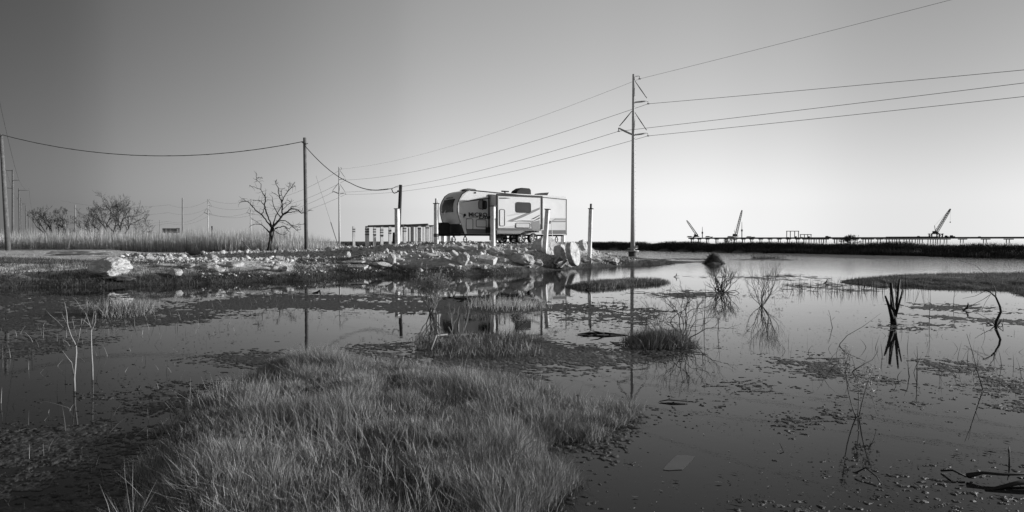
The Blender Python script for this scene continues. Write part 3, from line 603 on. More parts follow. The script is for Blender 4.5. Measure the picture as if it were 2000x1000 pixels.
for poly, n, (s0, s1), lab, grp in ZONES:
    q = scatter(poly, n, -.3)
    for i in range(len(q)):
        zq = hz(q[i, 0], q[i, 1])
        if zq < .03 or zq > 1.27: continue
        o = bpy.data.objects.new('rubble_chunk', ROCKS[i % 9]); C.objects.link(o)
        if not ROCKS[i % 9].materials: ROCKS[i % 9].materials.append(M['concrete'] if i % 9 < 6 else M['rockm'])
        s = random.uniform(s0, s1) * random.uniform(.6, 1)
        o.location = (q[i, 0], q[i, 1], zq - .25 * s * .6); o.scale = (s, s * random.uniform(.6, 1), s * random.uniform(.45, .95))
        o.rotation_euler = (random.uniform(-.5, .5), random.uniform(-.5, .5), random.uniform(0, 6.28)); tag(o, lab, 'rubble', grp); CH_.append(o)
LM = [(200, 525, 'huge boulder'), (340, 534, 'blocky pale rock'), (294, 510, 'bright slab on the gravel'), (414, 500, 'pale flat chunk by the channel'), (406, 522, 'pale split chunk'), (452, 518, 'broad light crest chunk'), (537, 527, 'knobbly chunk'),
      (556, 526, 'bright rounded stone'), (610, 515, 'foot of the lone wooden pole'), (640, 540, 'dark weeds of the middle bank'), (696, 520, 'flat rectangular slab'), (765, 506, 'tall upright white rock'), (820, 519, 'pale cleft stone'), (838, 500, 'long grey stone'),
      (867, 508, 'grey block under the trailer front'), (904, 507, 'knobbly big pale rock'), (906, 486, 'long horizontal block'), (949, 483, 'small pointed white rock'), (949, 508, 'smooth white slab'), (985, 510, 'tapered grey stone'), (1016, 508, 'large sloping slab'),
      (1052, 515, 'stone beside the hollow block'), (1089, 515, 'hollow square block'), (1119, 496, 'tilted concrete disc'), (1147, 510, 'square block by the last post'), (1198, 510, 'speckled low boulder')]
ORD = ['', 'second ', 'third ', 'fourth ', 'fifth ', 'sixth ', 'seventh ', 'eighth ', 'ninth ', 'tenth ', 'eleventh ', 'twelfth ', 'thirteenth ', 'fourteenth ', 'fifteenth ', 'sixteenth '] + ['seventeenth ', 'eighteenth ', 'nineteenth ', 'twentieth '] + ['twenty-%s ' % w_ for w_ in ('first', 'second', 'third', 'fourth', 'fifth', 'sixth', 'seventh', 'eighth', 'ninth')] + ['thirtieth '] + ['thirty-%s ' % w_ for w_ in ('first', 'second', 'third', 'fourth', 'fifth', 'sixth')]
bk = {}
for o in CH_:
    l = o.location; px_ = CX + F * l.x / l.y; py_ = HZ + F * (CH - l.z) / l.y
    k = min(LM, key=lambda m_: (m_[0] - px_) ** 2 + 5 * (m_[1] - py_) ** 2); dx, dy = px_ - k[0], (py_ - k[1]) * 1.6
    bk.setdefault((k[2], ('right of' if dx > 0 else 'left of') if abs(dx) > abs(dy) else ('below' if dy > 0 else 'above')), []).append((dx * dx + dy * dy, o))
for (nm, rel_), L_ in bk.items():
    for i, (_, o) in enumerate(sorted(L_, key=lambda t: t[0])): o['label'] = 'pale rubble chunk, %snearest one %s the %s' % (ORD[i], rel_, nm)
# gravel: too many to count
def gravel(name, poly, n, smin, smax, label, m='concrete', zmin=.12, thr=-.2):
    q = scatter(poly, n, -.2, bias=lambda x, y: (fbm(x * .9, y * .9, 66, 4) > thr) * .9 + .1); z = height(q[:, 0], q[:, 1]); k = z > zmin; q, z = q[k], z[k]; n = len(q)
    bv = np.array([(1, 0, 0), (-1, 0, 0), (0, 1, 0), (0, -1, 0), (0, 0, 1), (0, 0, -1.)]); f0 = np.array([(0, 2, 4), (2, 1, 4), (1, 3, 4), (3, 0, 4), (2, 0, 5), (1, 2, 5), (3, 1, 5), (0, 3, 5)])
    s = smin * (smax / smin) ** (rng.uniform(0, 1, n) ** 2.2); a = rng.uniform(0, 6.28, n)
    V = bv[None] * rng.uniform(.55, 1.1, (n, 6, 3)) * s[:, None, None] * np.array([1, .8, .6]) + rng.normal(0, .18, (n, 6, 3)) * s[:, None, None]
    x = V[..., 0] * np.cos(a)[:, None] - V[..., 1] * np.sin(a)[:, None]; y = V[..., 0] * np.sin(a)[:, None] + V[..., 1] * np.cos(a)[:, None]
    V = np.stack([x + q[:, :1], y + q[:, 1:], V[..., 2] + z[:, None] + s[:, None] * .15], -1)
    f = (np.arange(n)[:, None, None] * 6 + f0[None]).reshape(-1, 3)
    return stuff(link(name, npmesh(name, V.reshape(-1, 3), [f], tint=np.repeat(rng.uniform(.5, 1.3, n), 6)), M[m]), label, 'gravel')
M['gravel'] = mat('loose gravel', .52, .95, .2, 5, tint=True); M['gravelg'] = mat('fine dull gravel', .42, .95, .2, 5, tint=True)
gravel('gravel', G([(230, 545), (250, 512), (520, 510), (660, 505), (690, 520), (600, 545), (400, 552)]), 9000, .025, .13, 'loose broken gravel spilling down the left half of the bank', 'gravel')
gravel('gravel', G([(640, 540), (650, 503), (860, 496), (1000, 496), (1130, 500), (1240, 509), (1240, 519), (1060, 530), (850, 542)]), 16000, .03, .15, 'loose broken gravel spilling down the slope below the trailer', 'gravel', zmin=.1)
gravel('rubble_spill', G([(640, 538), (650, 505), (860, 496), (1000, 496), (1130, 503), (1230, 511), (1230, 517), (1060, 527), (850, 538)]), 2600, .07, .26, 'mixed broken concrete spilling down the slope below the trailer', 'gravel', zmin=.12, thr=-.4)
gravel('rubble_spill', G([(230, 540), (250, 516), (520, 514), (660, 508), (680, 520), (600, 536), (400, 545)]), 1100, .06, .22, 'mixed broken concrete spilling down the left half of the bank', 'gravel', zmin=.15, thr=-.4)
gravel('gravel', G([(-100, 530), (0, 505), (400, 508), (640, 500), (900, 490), (1000, 505), (560, 520), (300, 525)]), 7000, .015, .055, 'fine gravel strewn over the flat pad top', 'gravelg', zmin=.3)

# ================================================================== POSTS
def post(px, ytop, ybase, D, wid, label, m='post', rz=18, lean=0.0, cap=None, group='white pilings around the trailer', band=None, name='post'):
    pb = at(px, ybase, D); zb = min(pb.z, hz(pb.x, pb.y)) - .1
    pt = at(px + lean, ytop, D); Hh = pt.z - zb
    e = empty(name, (pb.x, pb.y, zb), R(rz), label, 'post', group)
    la = math.atan2(pt.x - pb.x, Hh); e.rotation_euler = (0, la, R(rz))
    b = MB(); r = random.Random(px)
    w0 = wid
    k = 6; V = []
    for i in range(k + 1):
        t = i / k; ww = w0 * (1 - .04 * t) * r.uniform(.97, 1.03)
        V += [(-ww / 2, -ww / 2, Hh * t), (ww / 2, -ww / 2, Hh * t), (ww / 2, ww / 2, Hh * t), (-ww / 2, ww / 2, Hh * t)]
    Fs = [(i * 4 + j, i * 4 + (j + 1) % 4, i * 4 + 4 + (j + 1) % 4, i * 4 + 4 + j) for i in range(k) for j in range(4)] + [(3, 2, 1, 0), (k * 4, k * 4 + 1, k * 4 + 2, k * 4 + 3)]
    b.add(V, Fs); b.build('shaft', M[m], e)
    if cap:
        c = MB(); c.box((0, 0, Hh + .012), (wid + .07, wid + .07, .05)); c.build('cap_plate', M['dark'], e)
        if cap > 1:
            c = MB(); c.box((0, 0, Hh + .17), (wid * .5, wid * .5, .28)); c.build('peg', M['postw' if cap == 2 else 'timber'], e)
    if band:
        for z0, z1 in band:
            c = MB(); c.box((0, 0, (z0 + z1) / 2), (wid + .008, wid + .008, z1 - z0)); c.build('dark_and_shadow_band', M['timber'], e)  # row posts: cast shadow stripes put on as dark colour; tall post: real dark band
    return e
post(852, 398, 478, 34.5, .205, 'tall white post standing in front of the trailer nose, dark band low down', cap=2, rz=-24, band=[(.55, .75)])
post(963, 403, 483, 32.4, .22, 'tall white post in front of the trailer slide-out', cap=1, rz=-26)
post(1063, 409, 496, 33.0, .215, 'tall white post leaning right beside the large round concrete mass', cap=1, rz=-24, lean=7)
post(1151, 408, 501, 35.6, .21, 'tall rough white post standing alone at the right end of the pad', cap=3, rz=-22, lean=3)
post(776.5, 408, 477, 42.0, .27, 'tall white post in the middle of the low beamed row', cap=1, rz=-28, lean=-1)
ROW = [(691, 442, 485.5, 52, .24), (717, 441.5, 484, 49, .32), (731.5, 441, 483, 49.4, .24), (745.5, 440.5, 482, 49, .26), (761.5, 441.5, 480.5, 50, .24), (790, 439, 477.5, 45.5, .27), (798, 443, 477, 52, .14),
       (805, 441, 477, 48, .26), (812.5, 443, 476.5, 52, .15), (819, 440, 476, 47, .26), (827, 443, 475.5, 51, .16), (834.5, 438.5, 475.5, 45, .28), (841.5, 443, 475, 50, .16), (847, 441, 475, 47, .22)]
ordn = ['lone low post left of the beamed row', 'first', 'second', 'third', 'fourth', 'fifth', 'sixth', 'seventh', 'eighth', 'ninth', 'tenth', 'eleventh', 'twelfth', 'thirteenth']
for i, (px, yt, yb, D, wd) in enumerate(ROW):
    lab = 'short pale ' + ordn[i] if i == 0 else 'short pale post, %s from the left in the beamed row' % ordn[i]
    hh_ = (yb - yt) * D / F
    bd = [(hh_ - .22, hh_ - .12), (hh_ - .42, hh_ - .32)] + ([(hh_ - .66, hh_ - .56)] if i in (1, 2, 3) else []) if i in (0, 1, 2, 3, 4, 5) else ([(hh_ - .2, hh_ - .1)] if i in (9, 11) else None)  # beam shadows near the post tops, painted on as dark stripes
    post(px, yt, yb, D, wd * .86, lab, m='postw' if i not in (7,) else 'timber', rz=30 if i < 6 else 24, group='short posts of the beamed row', band=bd)
for i, (px, D, lab) in enumerate([(866, 43, 'white post behind the trailer hitch, left one of the close pair'), (878, 41.5, 'white post behind the trailer hitch, right one of the close pair'), (969, 42, 'white post seen under the trailer just right of the second tall post'),
                                (1048, 43.5, 'white post seen under the trailer right of the rear wheel'), (1099.5, 43, 'white post seen under the rear corner of the trailer')]):
    post(px, 447, 475, D, .26, lab, rz=-20, group='white posts behind the trailer')
def beam(px0, y0, D0, px1, y1, D1, h, wd, label, m='timber'):
    a, b_ = at(px0, y0, D0), at(px1, y1, D1); d = b_ - a; b = MB(); ln = d.length
    rot = Matrix.Rotation(math.atan2(d.y, d.x), 3, 'Z') @ Matrix.Rotation(-math.asin(d.z / ln), 3, 'Y')
    b.box((0, 0, 0), (ln, wd, h), rot); o = b.build('timber_beam', M[m], bevel=.01); o.location = (a + b_) / 2 - Vector((0, 0, h / 2 - .02))
    return tag(o, label, 'beam', 'beams on the short posts')
beam(719, 440.5, 48.9, 793, 438.5, 45.6, .16, .1, 'dark beam across the left posts of the beamed row')
beam(733, 441.8, 51.5, 851, 440, 49.5, .14, .1, 'dark rear beam running behind the whole beamed row')
beam(790, 439, 45.4, 836, 437, 44.6, .16, .1, 'dark beam across the right posts of the beamed row')
# dark leaning snapped pole with a cable, and its stub
b = MB(); p0 = at(777.5, 476, 45); p1 = at(782.5, 361, 45); p0.z = hz(p0.x, p0.y) - .1
mid = (p0 + p1) / 2 + Vector((.0, 0, 0)); b.tube([p0, mid, p1], [.15, .14, .12], 10)
e = empty('utility_pole', p0, 0, 'dark leaning wooden pole behind the white post left of the trailer', 'utility pole')
o = b.build('shaft', M['poled']); o.parent = e; o.matrix_parent_inverse = Matrix.Translation(-Vector(p0))
b = MB(); b.tube([at(780, 371, 44.85), at(778.5, 374, 44.6), at(776, 372.5, 44.6)], .05, 5); o = b.build('cable_clamp', M['insul']); o.parent = e; o.matrix_parent_inverse = Matrix.Translation(-Vector(p0))
b = MB(); p0 = at(770, 477, 47); p1 = at(770.5, 454, 47); p0.z = hz(p0.x, p0.y) - .1; b.tube([p0, (p0 + p1) / 2, p1], [.17, .16, .14], 8); tag(b.build('wooden_stub', M['poled']), 'short dark stump of pole left of the middle white post', 'stump')

# ================================================================== THE TRAILER
RVB = empty('travel_trailer', (-.393, 37.76, 0), 0, 'white and grey travel trailer with a slide-out, parked on the rubble pad among white posts', 'travel trailer')
RVG = 1.385; RVB.location.z = RVG; FA = math.atan2(-.521, -.853); RVB.rotation_euler.z = FA
def sl(px, y, off=0.0):
    """pixel on the near wall (pushed out by off) -> local x, z"""
    u = (px - CX) / F
    X0, Y0 = 3.57 + .521 * off, 38.75 - .853 * off
    s = (X0 - u * Y0) / (.853 - u * .521)
    D = Y0 - .521 * s
    return (s - 3.9, at(px, y, D).z - RVG)
HW = 1.22
NOSE = [(3.20, 3.20), (3.45, 3.12), (3.72, 2.94), (3.90, 2.66), (4.0, 2.42), (4.04, 2.2), (4.02, 1.88), (3.93, 1.5), (3.82, 1.18), (3.70, .86), (3.60, .60)]
prof = [(-3.9, .58), (-3.9, 2.86), (-3.86, 2.90)] + NOSE
b = MB(); b.prism(prof, -HW, HW)
body = b.build('body', M['panel'], RVB)
# nose skin: a slightly bowed gel-coat cap over the front edge
def capstrip(zlo, zhi, off, m, name, ya=-HW + .02, yb=HW - .02, parent=RVB):
    pts = [p for p in NOSE if zlo <= p[1] <= zhi]
    b = MB(); n = 10; V = []
    for j in range(n + 1):
        y_ = ya + (yb - ya) * j / n; bow = .10 * (1 - (y_ / HW) ** 2)
        for (x_, z_) in pts: V.append((x_ + off + bow, y_, z_ + off * .3))
    k = len(pts); Fs = [(j * k + i, j * k + i + 1, (j + 1) * k + i + 1, (j + 1) * k + i) for j in range(n) for i in range(k - 1)]
    # close sides back to the body
    for j0, sgn in ((0, 1), (n, -1)):
        base = len(V)
        for (x_, z_) in pts: V.append((x_ - .03, ya if j0 == 0 else yb, z_))
        for i in range(k - 1): Fs.append((j0 * k + i, j0 * k + i + 1, base + i + 1, base + i))
    b.add(V, Fs, True); return b.build(name, M[m], parent)
cap = capstrip(.98, 3.21, .012, 'cap', 'front_cap')
capstrip(.55, 1.19, .02, 'lowdark', 'rock_guard')
ws_ = capstrip(1.80, 2.70, .045, 'glass', 'front_window', -.80, .78); 
ws_.parent = cap; tag(ws_, 'dark curved front window')
# swooshes on the cap below the window
b = MB(); b.tube([(4.13, -.1, 2.05), (4.12, -.3, 1.86), (4.06, -.45, 1.72)], [.05, .06, .02], 5); b.build('window_graphic', M['white'], cap)
# corner trims
def trim(pts, r, name='trim', m='dark', parent=RVB):
    b = MB(); b.tube(pts, r, 6); return b.build(name, M[m], parent)
for sgn in (1, -1):
    trim([(x_, sgn * (HW + .005), z_) for x_, z_ in NOSE], .028, 'corner_trim')
    trim([(-3.9, sgn * HW, .62), (-3.9, sgn * HW, 2.9)], .022, 'corner_trim')
    trim([(-3.92, sgn * HW, 2.89), (3.22, sgn * HW, 3.19)], .032, 'roof_trim')
b = MB(); b.prism([(-3.9, 2.87), (-3.9, 2.93), (3.2, 3.23), (3.5, 3.14), (3.2, 3.19)], -HW + .02, HW - .02); b.build('roof_skin', M['panel'], RVB)
# near-wall paint: thin decals lying on the wall
def decal(poly, m, off=0.0, th=.006, name='stripe', parent=RVB, px=True):
    P = [sl(x_, y_, off) for x_, y_ in poly] if px else poly
    b = MB(); b.prism(P, HW + off, HW + off + th); o = b.build(name, M[m], parent); return o
decal([(917.5, 373), (1056, 381), (1104.5, 383.5), (1104.5, 422), (1058, 421), (1058, 386), (957, 381), (957, 386), (930, 389), (899, 394), (902, 386), (909, 378)], 'white', name='white_field')
decal([(1058, 421), (1104.5, 422), (1104.5, 425.5), (1058, 425.5)], 'white', name='white_field')
decal([(1078, 431.5), (1084, 426.8), (1104.5, 427.2), (1104.5, 429), (1085, 429)], 'greyp')
decal([(1075, 433.8), (1079, 431.2), (1104.5, 431.2), (1104.5, 433.8)], 'greyp')
decal([(899, 395.5), (930, 389), (957, 386), (957, 388), (932, 391.5)], 'dark')
decal([(910, 446.5), (957.5, 448), (957.5, 457), (912, 456.5)], 'skirt', name='skirt')
decal([(1058, 449.5), (1104.5, 449.5), (1104.5, 457), (1058, 457)], 'skirt', name='skirt')
decal([(905.5, 427), (957.5, 431), (957.5, 446.8), (910, 445.5)], 'panel', name='lower_field')
decal([(1058, 434), (1104.5, 434.4), (1104.5, 449), (1058, 449)], 'panel', name='lower_field')
decal([(896, 415), (904, 418.5), (904, 419.1), (897, 416.6)], 'greyp'); decal([(902, 424), (912, 426.2), (920, 427), (912, 427)], 'greyp')
def rrect(x0, z0, x1, z1, r, n=4):
    if x0 > x1: x0, x1 = x1, x0
    P = []
    for cx_, cz_, a0 in ((x1 - r, z1 - r, 0), (x0 + r, z1 - r, 90), (x0 + r, z0 + r, 180), (x1 - r, z0 + r, 270)):
        for i in range(n + 1): a = R(a0 + 90 * i / n); P.append((cx_ + r * math.cos(a), cz_ + r * math.sin(a)))
    return P
def hatch(px0, y0, px1, y1, off=0.0, name='hatch', fill='panel', parent=RVB, r=.07, w_=.035, fm='dark'):
    xa, za = sl(px0, y0, off); xb, zb_ = sl(px1, y1, off)
    x0, x1 = min(xa, xb), max(xa, xb); z0, z1 = min(za, zb_), max(za, zb_)
    o = decal(rrect(x0, z0, x1, z1, r), fill, off + .004, .012, name, parent, px=False)
    loop = rrect(x0, z0, x1, z1, r); b = MB(); b.tube([(x_, HW + off + .018, z_) for x_, z_ in loop + loop[:1]], w_ / 2, 5, caps=False); b.build('gasket', M[fm], o)
    return o
hatch(910.5, 427.2, 923.5, 448); hatch(930, 429, 949.5, 443.5)
wdw = hatch(934.7, 391.5, 950.5, 408.6, name='window', fill='glass', r=.11); 
bb = MB(); xa, za = sl(941.5, 393); xb, zb_ = sl(943.5, 407); bb.box(((xa + xb) / 2, HW + .022, (za + zb_) / 2), (.05, .01, .62)); bb.build('window_bar', M['dark'], wdw)
# fuel/shore sockets, lamp
for (x_, y_, rr_, nm) in ((907.7, 420, .085, 'socket'), (906, 423.3, .035, 'socket'), (928.3, 376.5, .05, 'porch_lamp'), (899, 437.5, .04, 'marker_light')):
    a = sl(x_, y_); b = MB(); b.tube([(a[0], HW, a[1]), (a[0], HW + .04, a[1])], rr_, 10); b.build(nm, M['black' if nm != 'marker_light' else 'steel'], RVB)
# slide-out
SO = .85; xr = 2.53 - 3.9; xf = 5.74 - 3.9; z0, z1 = .80, 2.92
b = MB(); b.box(((xr + xf) / 2, HW + SO / 2, (z0 + z1) / 2), (xf - xr - .04, SO - .01, z1 - z0 - .02)); slide = b.build('slide_out', M['panel'], RVB)
decal([(xf - .06, .95), (xf - .06, z1 - .06), (xr + .06, z1 - .06), (xr + .06, 1.22), (xf - 1.9, 1.22)], 'white', SO, .006, 'white_field', slide, px=False)
xw = sl(1021, 455, SO)[0]
b = MB(); b.prism([(xf - .02, .62), (xf - .02, .80), (xw - .5, .80), (xw - .18, .78), (xw + .02, .70), (xw + .15, .62)], HW + .1, HW + SO - .02); b.build('lower_skirt', M['greyp'], slide)
decal([(xf - .05, .82), (xf - .05, .95), (xr + .05, .95), (xr + .05, .82)], 'skirt', SO, .006, 'skirt', slide, px=False)
for c_, d_ in ((((xr + xf) / 2, HW + SO - .01, z1), (xf - xr + .08, .09, .12)), ((xf, HW + SO - .01, (z0 + z1) / 2 + .06), (.11, .09, z1 - z0 - .1)), ((xr, HW + SO - .01, (z0 + z1) / 2 + .06), (.11, .09, z1 - z0 - .1))):
    b = MB(); b.box(c_, d_); b.build('slide_trim', M['dark'], slide, bevel=.01)
b = MB(); b.box(((xr + xf) / 2, HW + .03, z1 + .03), (xf - xr + .26, .07, .08)); b.box((xf + .1, HW + .03, (z0 + z1) / 2), (.06, .07, z1 - z0)); b.box((xr - .1, HW + .03, (z0 + z1) / 2), (.06, .07, z1 - z0)); b.build('slide_gasket', M['dark'], RVB)
b = MB(); b.box(((xr + xf) / 2, HW + SO / 2 - .05, z0 - .05), (xf - xr - .2, SO - .2, .08)); b.build('slide_rail', M['black'], slide)
hatch(976, 409, 985.5, 441.5, SO, r=.08, fill='white', parent=slide); hatch(1007.5, 435.5, 1035, 445, SO, r=.06, fill='panel', parent=slide)
hatch(1007.3, 395, 1036.3, 415.5, SO, 'window', 'shade', slide, r=.12)
decal([(990, 432), (1030, 415), (1054, 405), (1054, 409), (1022, 424), (1000, 432.5)], 'greyp', SO + .002, name='stripe', parent=slide)
decal([(989, 421), (1008, 416.5), (1036, 414), (1010, 420), (993, 422.5)], 'panel', SO + .003, name='stripe', parent=slide)
decal([(988, 433), (1020, 430.5), (1042, 431), (1054, 424), (1054, 427.5), (1040, 433), (1015, 432.5)], 'skirt', SO + .004, name='stripe', parent=slide)
decal([(1036, 428.5), (1054, 419.5), (1054, 421.2), (1042, 428)], 'dark', SO + .003, name='stripe', parent=slide)
decal([(974.5, 386), (988, 386), (998, 387.6), (985, 388.2), (974.5, 388)], 'dark', SO + .003, name='stripe', parent=slide)
decal([(1012, 434.2), (1038, 433.6), (1054, 430), (1054, 449), (1040, 449), (1036, 434.5)], 'greyp', SO + .0015, name='stripe', parent=slide)
# writing
def words(txt, px, y, hgt, m='dark', off=.0, parent=RVB, shear=0.0, sx_=1.0, name='lettering'):
    cu = bpy.data.curves.new(name, 'FONT'); cu.body = txt; cu.size = 1; cu.extrude = .01; cu.shear = shear; cu.offset = .03
    to = bpy.data.objects.new('t', cu); C.objects.link(to); dg = bpy.context.evaluated_depsgraph_get(); dg.update()
    me = bpy.data.meshes.new_from_object(to.evaluated_get(dg)); bpy.data.objects.remove(to); bpy.data.curves.remove(cu)
    a = sl(px, y, off); o = link(name, me, M[m], parent); o.scale = (hgt * sx_, hgt, .4); o.rotation_euler = (R(90), 0, R(180)); o.location = (a[0], HW + off + .006, a[1])
    return o
words('MiCRO', 914.8, 422.4, .33, sx_=1.25); words('FLAGSTAFF', 916.5, 425.0, .10, 'skirt', sx_=1.2); words('Lite', 934, 427.0, .36, shear=.4, sx_=1.45)
lo_ = words('MiCRO Lite', 900, 400, .15, 'skirt'); lo_.parent = cap
lo_.rotation_euler = Matrix(((0, 0, 1), (1, 0, 0), (0, 1, 0))).to_euler(); lo_.location = (4.02, -.45, 2.74); lo_.rotation_euler = (R(90 - 48), 0, R(90)); lo_.scale = (.19, .17, .3)
# roof gear
def roofz(x_): return 2.9 + .3 * (x_ + 3.9) / 7.1 + .02
xa = sl(1033, 375)[0]
b = MB(); P = [(-.52, 0), (-.50, .26), (-.4, .33), (.15, .34), (.42, .22), (.56, .04), (.56, 0)]; b.prism([(xa + x_ * 1.1, roofz(xa) + .02 + z_ * 1.5) for x_, z_ in P], -.1, .62); b.build('air_conditioner', M['black'], RVB, bevel=.03)
xa2 = sl(1067, 378)[0]; b = MB(); b.prism([(xa2 + .50, roofz(xa2)), (xa2 + .44, roofz(xa2) + .12), (xa2 + .1, roofz(xa2) + .30), (xa2 - .50, roofz(xa2) + .36), (xa2 - .34, roofz(xa2) + .1), (xa2 - .3, roofz(xa2))], .1, .8); b.build('roof_vent', M['black'], RVB, bevel=.02)
xa3 = sl(1088, 380)[0]; b = MB(); b.prism([(xa3 - .3, roofz(xa3) - .03), (xa3 - .2, roofz(xa3) + .08), (xa3 + .2, roofz(xa3) + .08), (xa3 + .3, roofz(xa3) - .03)], -.25, .25); b.build('skylight', M['white'], RVB, bevel=.02)
xa4 = sl(1001, 375)[0]; b = MB(); b.tube([(xa4, .3, roofz(xa4) - .05), (xa4, .3, roofz(xa4) + .2)], .05, 8); b.tube([(xa4 - .28, .3, roofz(xa4) + .22), (xa4 + .25, .3, roofz(xa4) + .22)], .045, 8); b.build('antenna', M['black'], RVB)
xa5 = sl(925, 370)[0]; b = MB(); b.prism([(xa5 - .42, roofz(xa5)), (xa5 - .3, roofz(xa5) + .1), (xa5 + .2, roofz(xa5) + .12), (xa5 + .45, roofz(xa5) + .02)], .2, .9); b.build('roof_vent', M['skirt'], RVB, bevel=.02)
# chassis, tanks, hitch
b = MB()
for s_ in (1, -1): b.box((0, s_ * .75, .55), (7.4, .1, .1)); b.tube([(3.6, s_ * .75, .53), (4.95, s_ * .08, .53)], .06, 6)
b.box((3.5, 0, .54), (.1, 1.5, .1)); b.box((-3.7, 0, .54), (.1, 2.2, .1)); b.build('frame', M['black'], RVB)
b = MB(); b.box((1.3, .9, .40), (.55, .5, .38)); b.build('step_box', M['black'], RVB)
b = MB(); b.box((xf + .16, HW + .06, .84), (.3, .2, .34)); b.build('storage_box', M['black'], RVB)
b = MB(); b.box((-3.98, 0, .62), (.12, 2.2, .12)); b.build('bumper', M['black'], RVB, bevel=.02)
b = MB(); b.prism([(4.1, .58), (4.1, 1.2), (4.2, 1.28), (4.62, 1.28), (4.72, 1.15), (4.72, .58)], -.45, .35); b.build('propane_cover', M['black'], RVB, bevel=.04)
b = MB(); b.box((4.72, 0, .98), (.22, .3, .3)); b.box((4.7, 0, .55), (.5, .16, .14)); b.tube([(4.8, 0, 0), (4.8, 0, 1.1)], .045, 8); b.build('tongue_jack', M['black'], RVB)
# wheels
def wheel(x_, y_, lit=True):
    b = MB(); n = 28; rr = [(.24, -.10), (.30, -.115), (.335, -.09), (.345, 0), (.335, .09), (.30, .115), (.24, .10)]; V = []
    for (r_, w_) in rr:
        for i in range(n): a = 2 * math.pi * i / n; V.append((r_ * math.cos(a), w_, r_ * math.sin(a)))
    b.add(V, [(j * n + i, j * n + (i + 1) % n, (j + 1) * n + (i + 1) % n, (j + 1) * n + i) for j in range(len(rr) - 1) for i in range(n)], True)
    wh = empty('wheel', (x_, y_, .345)); wh.parent = RVB; b.build('tyre', M['tyre'], wh)
    sg = 1 if y_ > 0 else -1; b = MB(); V = []
    for (r_, w_) in ((.24, .10), (.225, .06), (.225, -.06)):
        for i in range(n): a = 2 * math.pi * i / n; V.append((r_ * math.cos(a), sg * w_, r_ * math.sin(a)))
    b.add(V, [(j * n + i, j * n + (i + 1) % n, (j + 1) * n + (i + 1) % n, (j + 1) * n + i) for j in range(2) for i in range(n)])
    b.tube([(0, sg * .02, 0), (0, sg * .085, 0)], .055, 12)
    for k in range(5):
        a = 2 * math.pi * k / 5 + .3; ca, sa = math.cos(a), math.sin(a)
        b.tube([(.04 * ca, sg * .06, .04 * sa), (.23 * ca, sg * .08, .23 * sa)], [.042, .034], 6)
    b.tube([(0, sg * -.02, 0), (0, sg * -.01, 0)], .19, 20)
    b.build('rim', M['alloy'], wh)
for s_ in (1, -1):
    for ws2 in (2.62, 3.50): wheel(ws2 - 3.9, s_ * 1.13)
b = MB(); 
for ws2 in (2.62, 3.50): b.tube([(ws2 - 3.9, -1, .345), (ws2 - 3.9, 1, .345)], .05, 6)
b.build('axle', M['black'], RVB)
# stabiliser jacks
def jack(x_, y_):
    b = MB(); hh = .52; m_ = hh / 2
    for s_ in (-1, 1): b.tube([(x_, y_, hh), (x_ + s_ * .12, y_, m_), (x_, y_, .03)], .032, 5)
    b.box((x_, y_, .015), (.3, .3, .03)); b.tube([(x_ - .12, y_, m_), (x_ + .12, y_, m_)], .012, 4); b.build('stabiliser_jack', M['black'], RVB)
jack(3.4, .95); jack(3.4, -.60); jack(-3.3, .95); jack(-3.3, -.8)
# hose
b = MB(); h0 = sl(1073, 434); b.tube([(h0[0], HW + .05, h0[1]), (h0[0] - .1, HW + .1, h0[1] - .1), (h0[0] - .14, HW + .12, .6), (h0[0] - .1, HW + .2, .3), (h0[0] + .05, HW + .3, .12)], .022, 6); b.build('hose', M['white'], RVB)
b = MB(); b.tube([(h0[0], HW - .01, h0[1]), (h0[0], HW + .06, h0[1])], .1, 10); b.build('spray_port', M['black'], RVB)
tag(RVB, kind='thing')

# ================================================================== POLES AND WIRES
def wire(pts, r, label, m='wire', sag=0.0, n=24, name='power_line', group=None):
    P = [Vector(p) for p in pts]; out = []
    for i in range(len(P) - 1):
        for k in range(n + (i == len(P) - 2)):
            t = k / n; q = P[i].lerp(P[i + 1], t); q.z -= sag * 4 * t * (1 - t); out.append(q)
    b = MB(); b.tube(out, r, 5); return tag(b.build(name, M[m]), label, 'wire', group)
def pole(px, ytop, ybase, D, r0, r1, label, m='pole', pxtop=None, arms=(), cat='utility pole', group=None, zb=None):
    pb = at(px, ybase, D); pb.z = max(hz(pb.x, pb.y), -.1) if zb is None else zb
    pt = at(pxtop if pxtop is not None else px, ytop, D)
    e = empty('utility_pole', pb, 0, label, cat, group); Hh = pt.z - pb.z + .2; dx = pt.x - pb.x
    b = MB(); b.tube([(dx * t, 0, -.2 + (Hh) * t) for t in (0, .33, .66, 1)], [r0 + (r1 - r0) * t for t in (0, .33, .66, 1)], 12); b.build('shaft', M[m], e)
    for (xa, ya, xb, yb, r) in arms:
        a, c = at(xa, ya, D) - pb, at(xb, yb, D) - pb; b = MB(); b.tube([a, c], r, 6); b.build('crossarm', M[m], e)
    return e
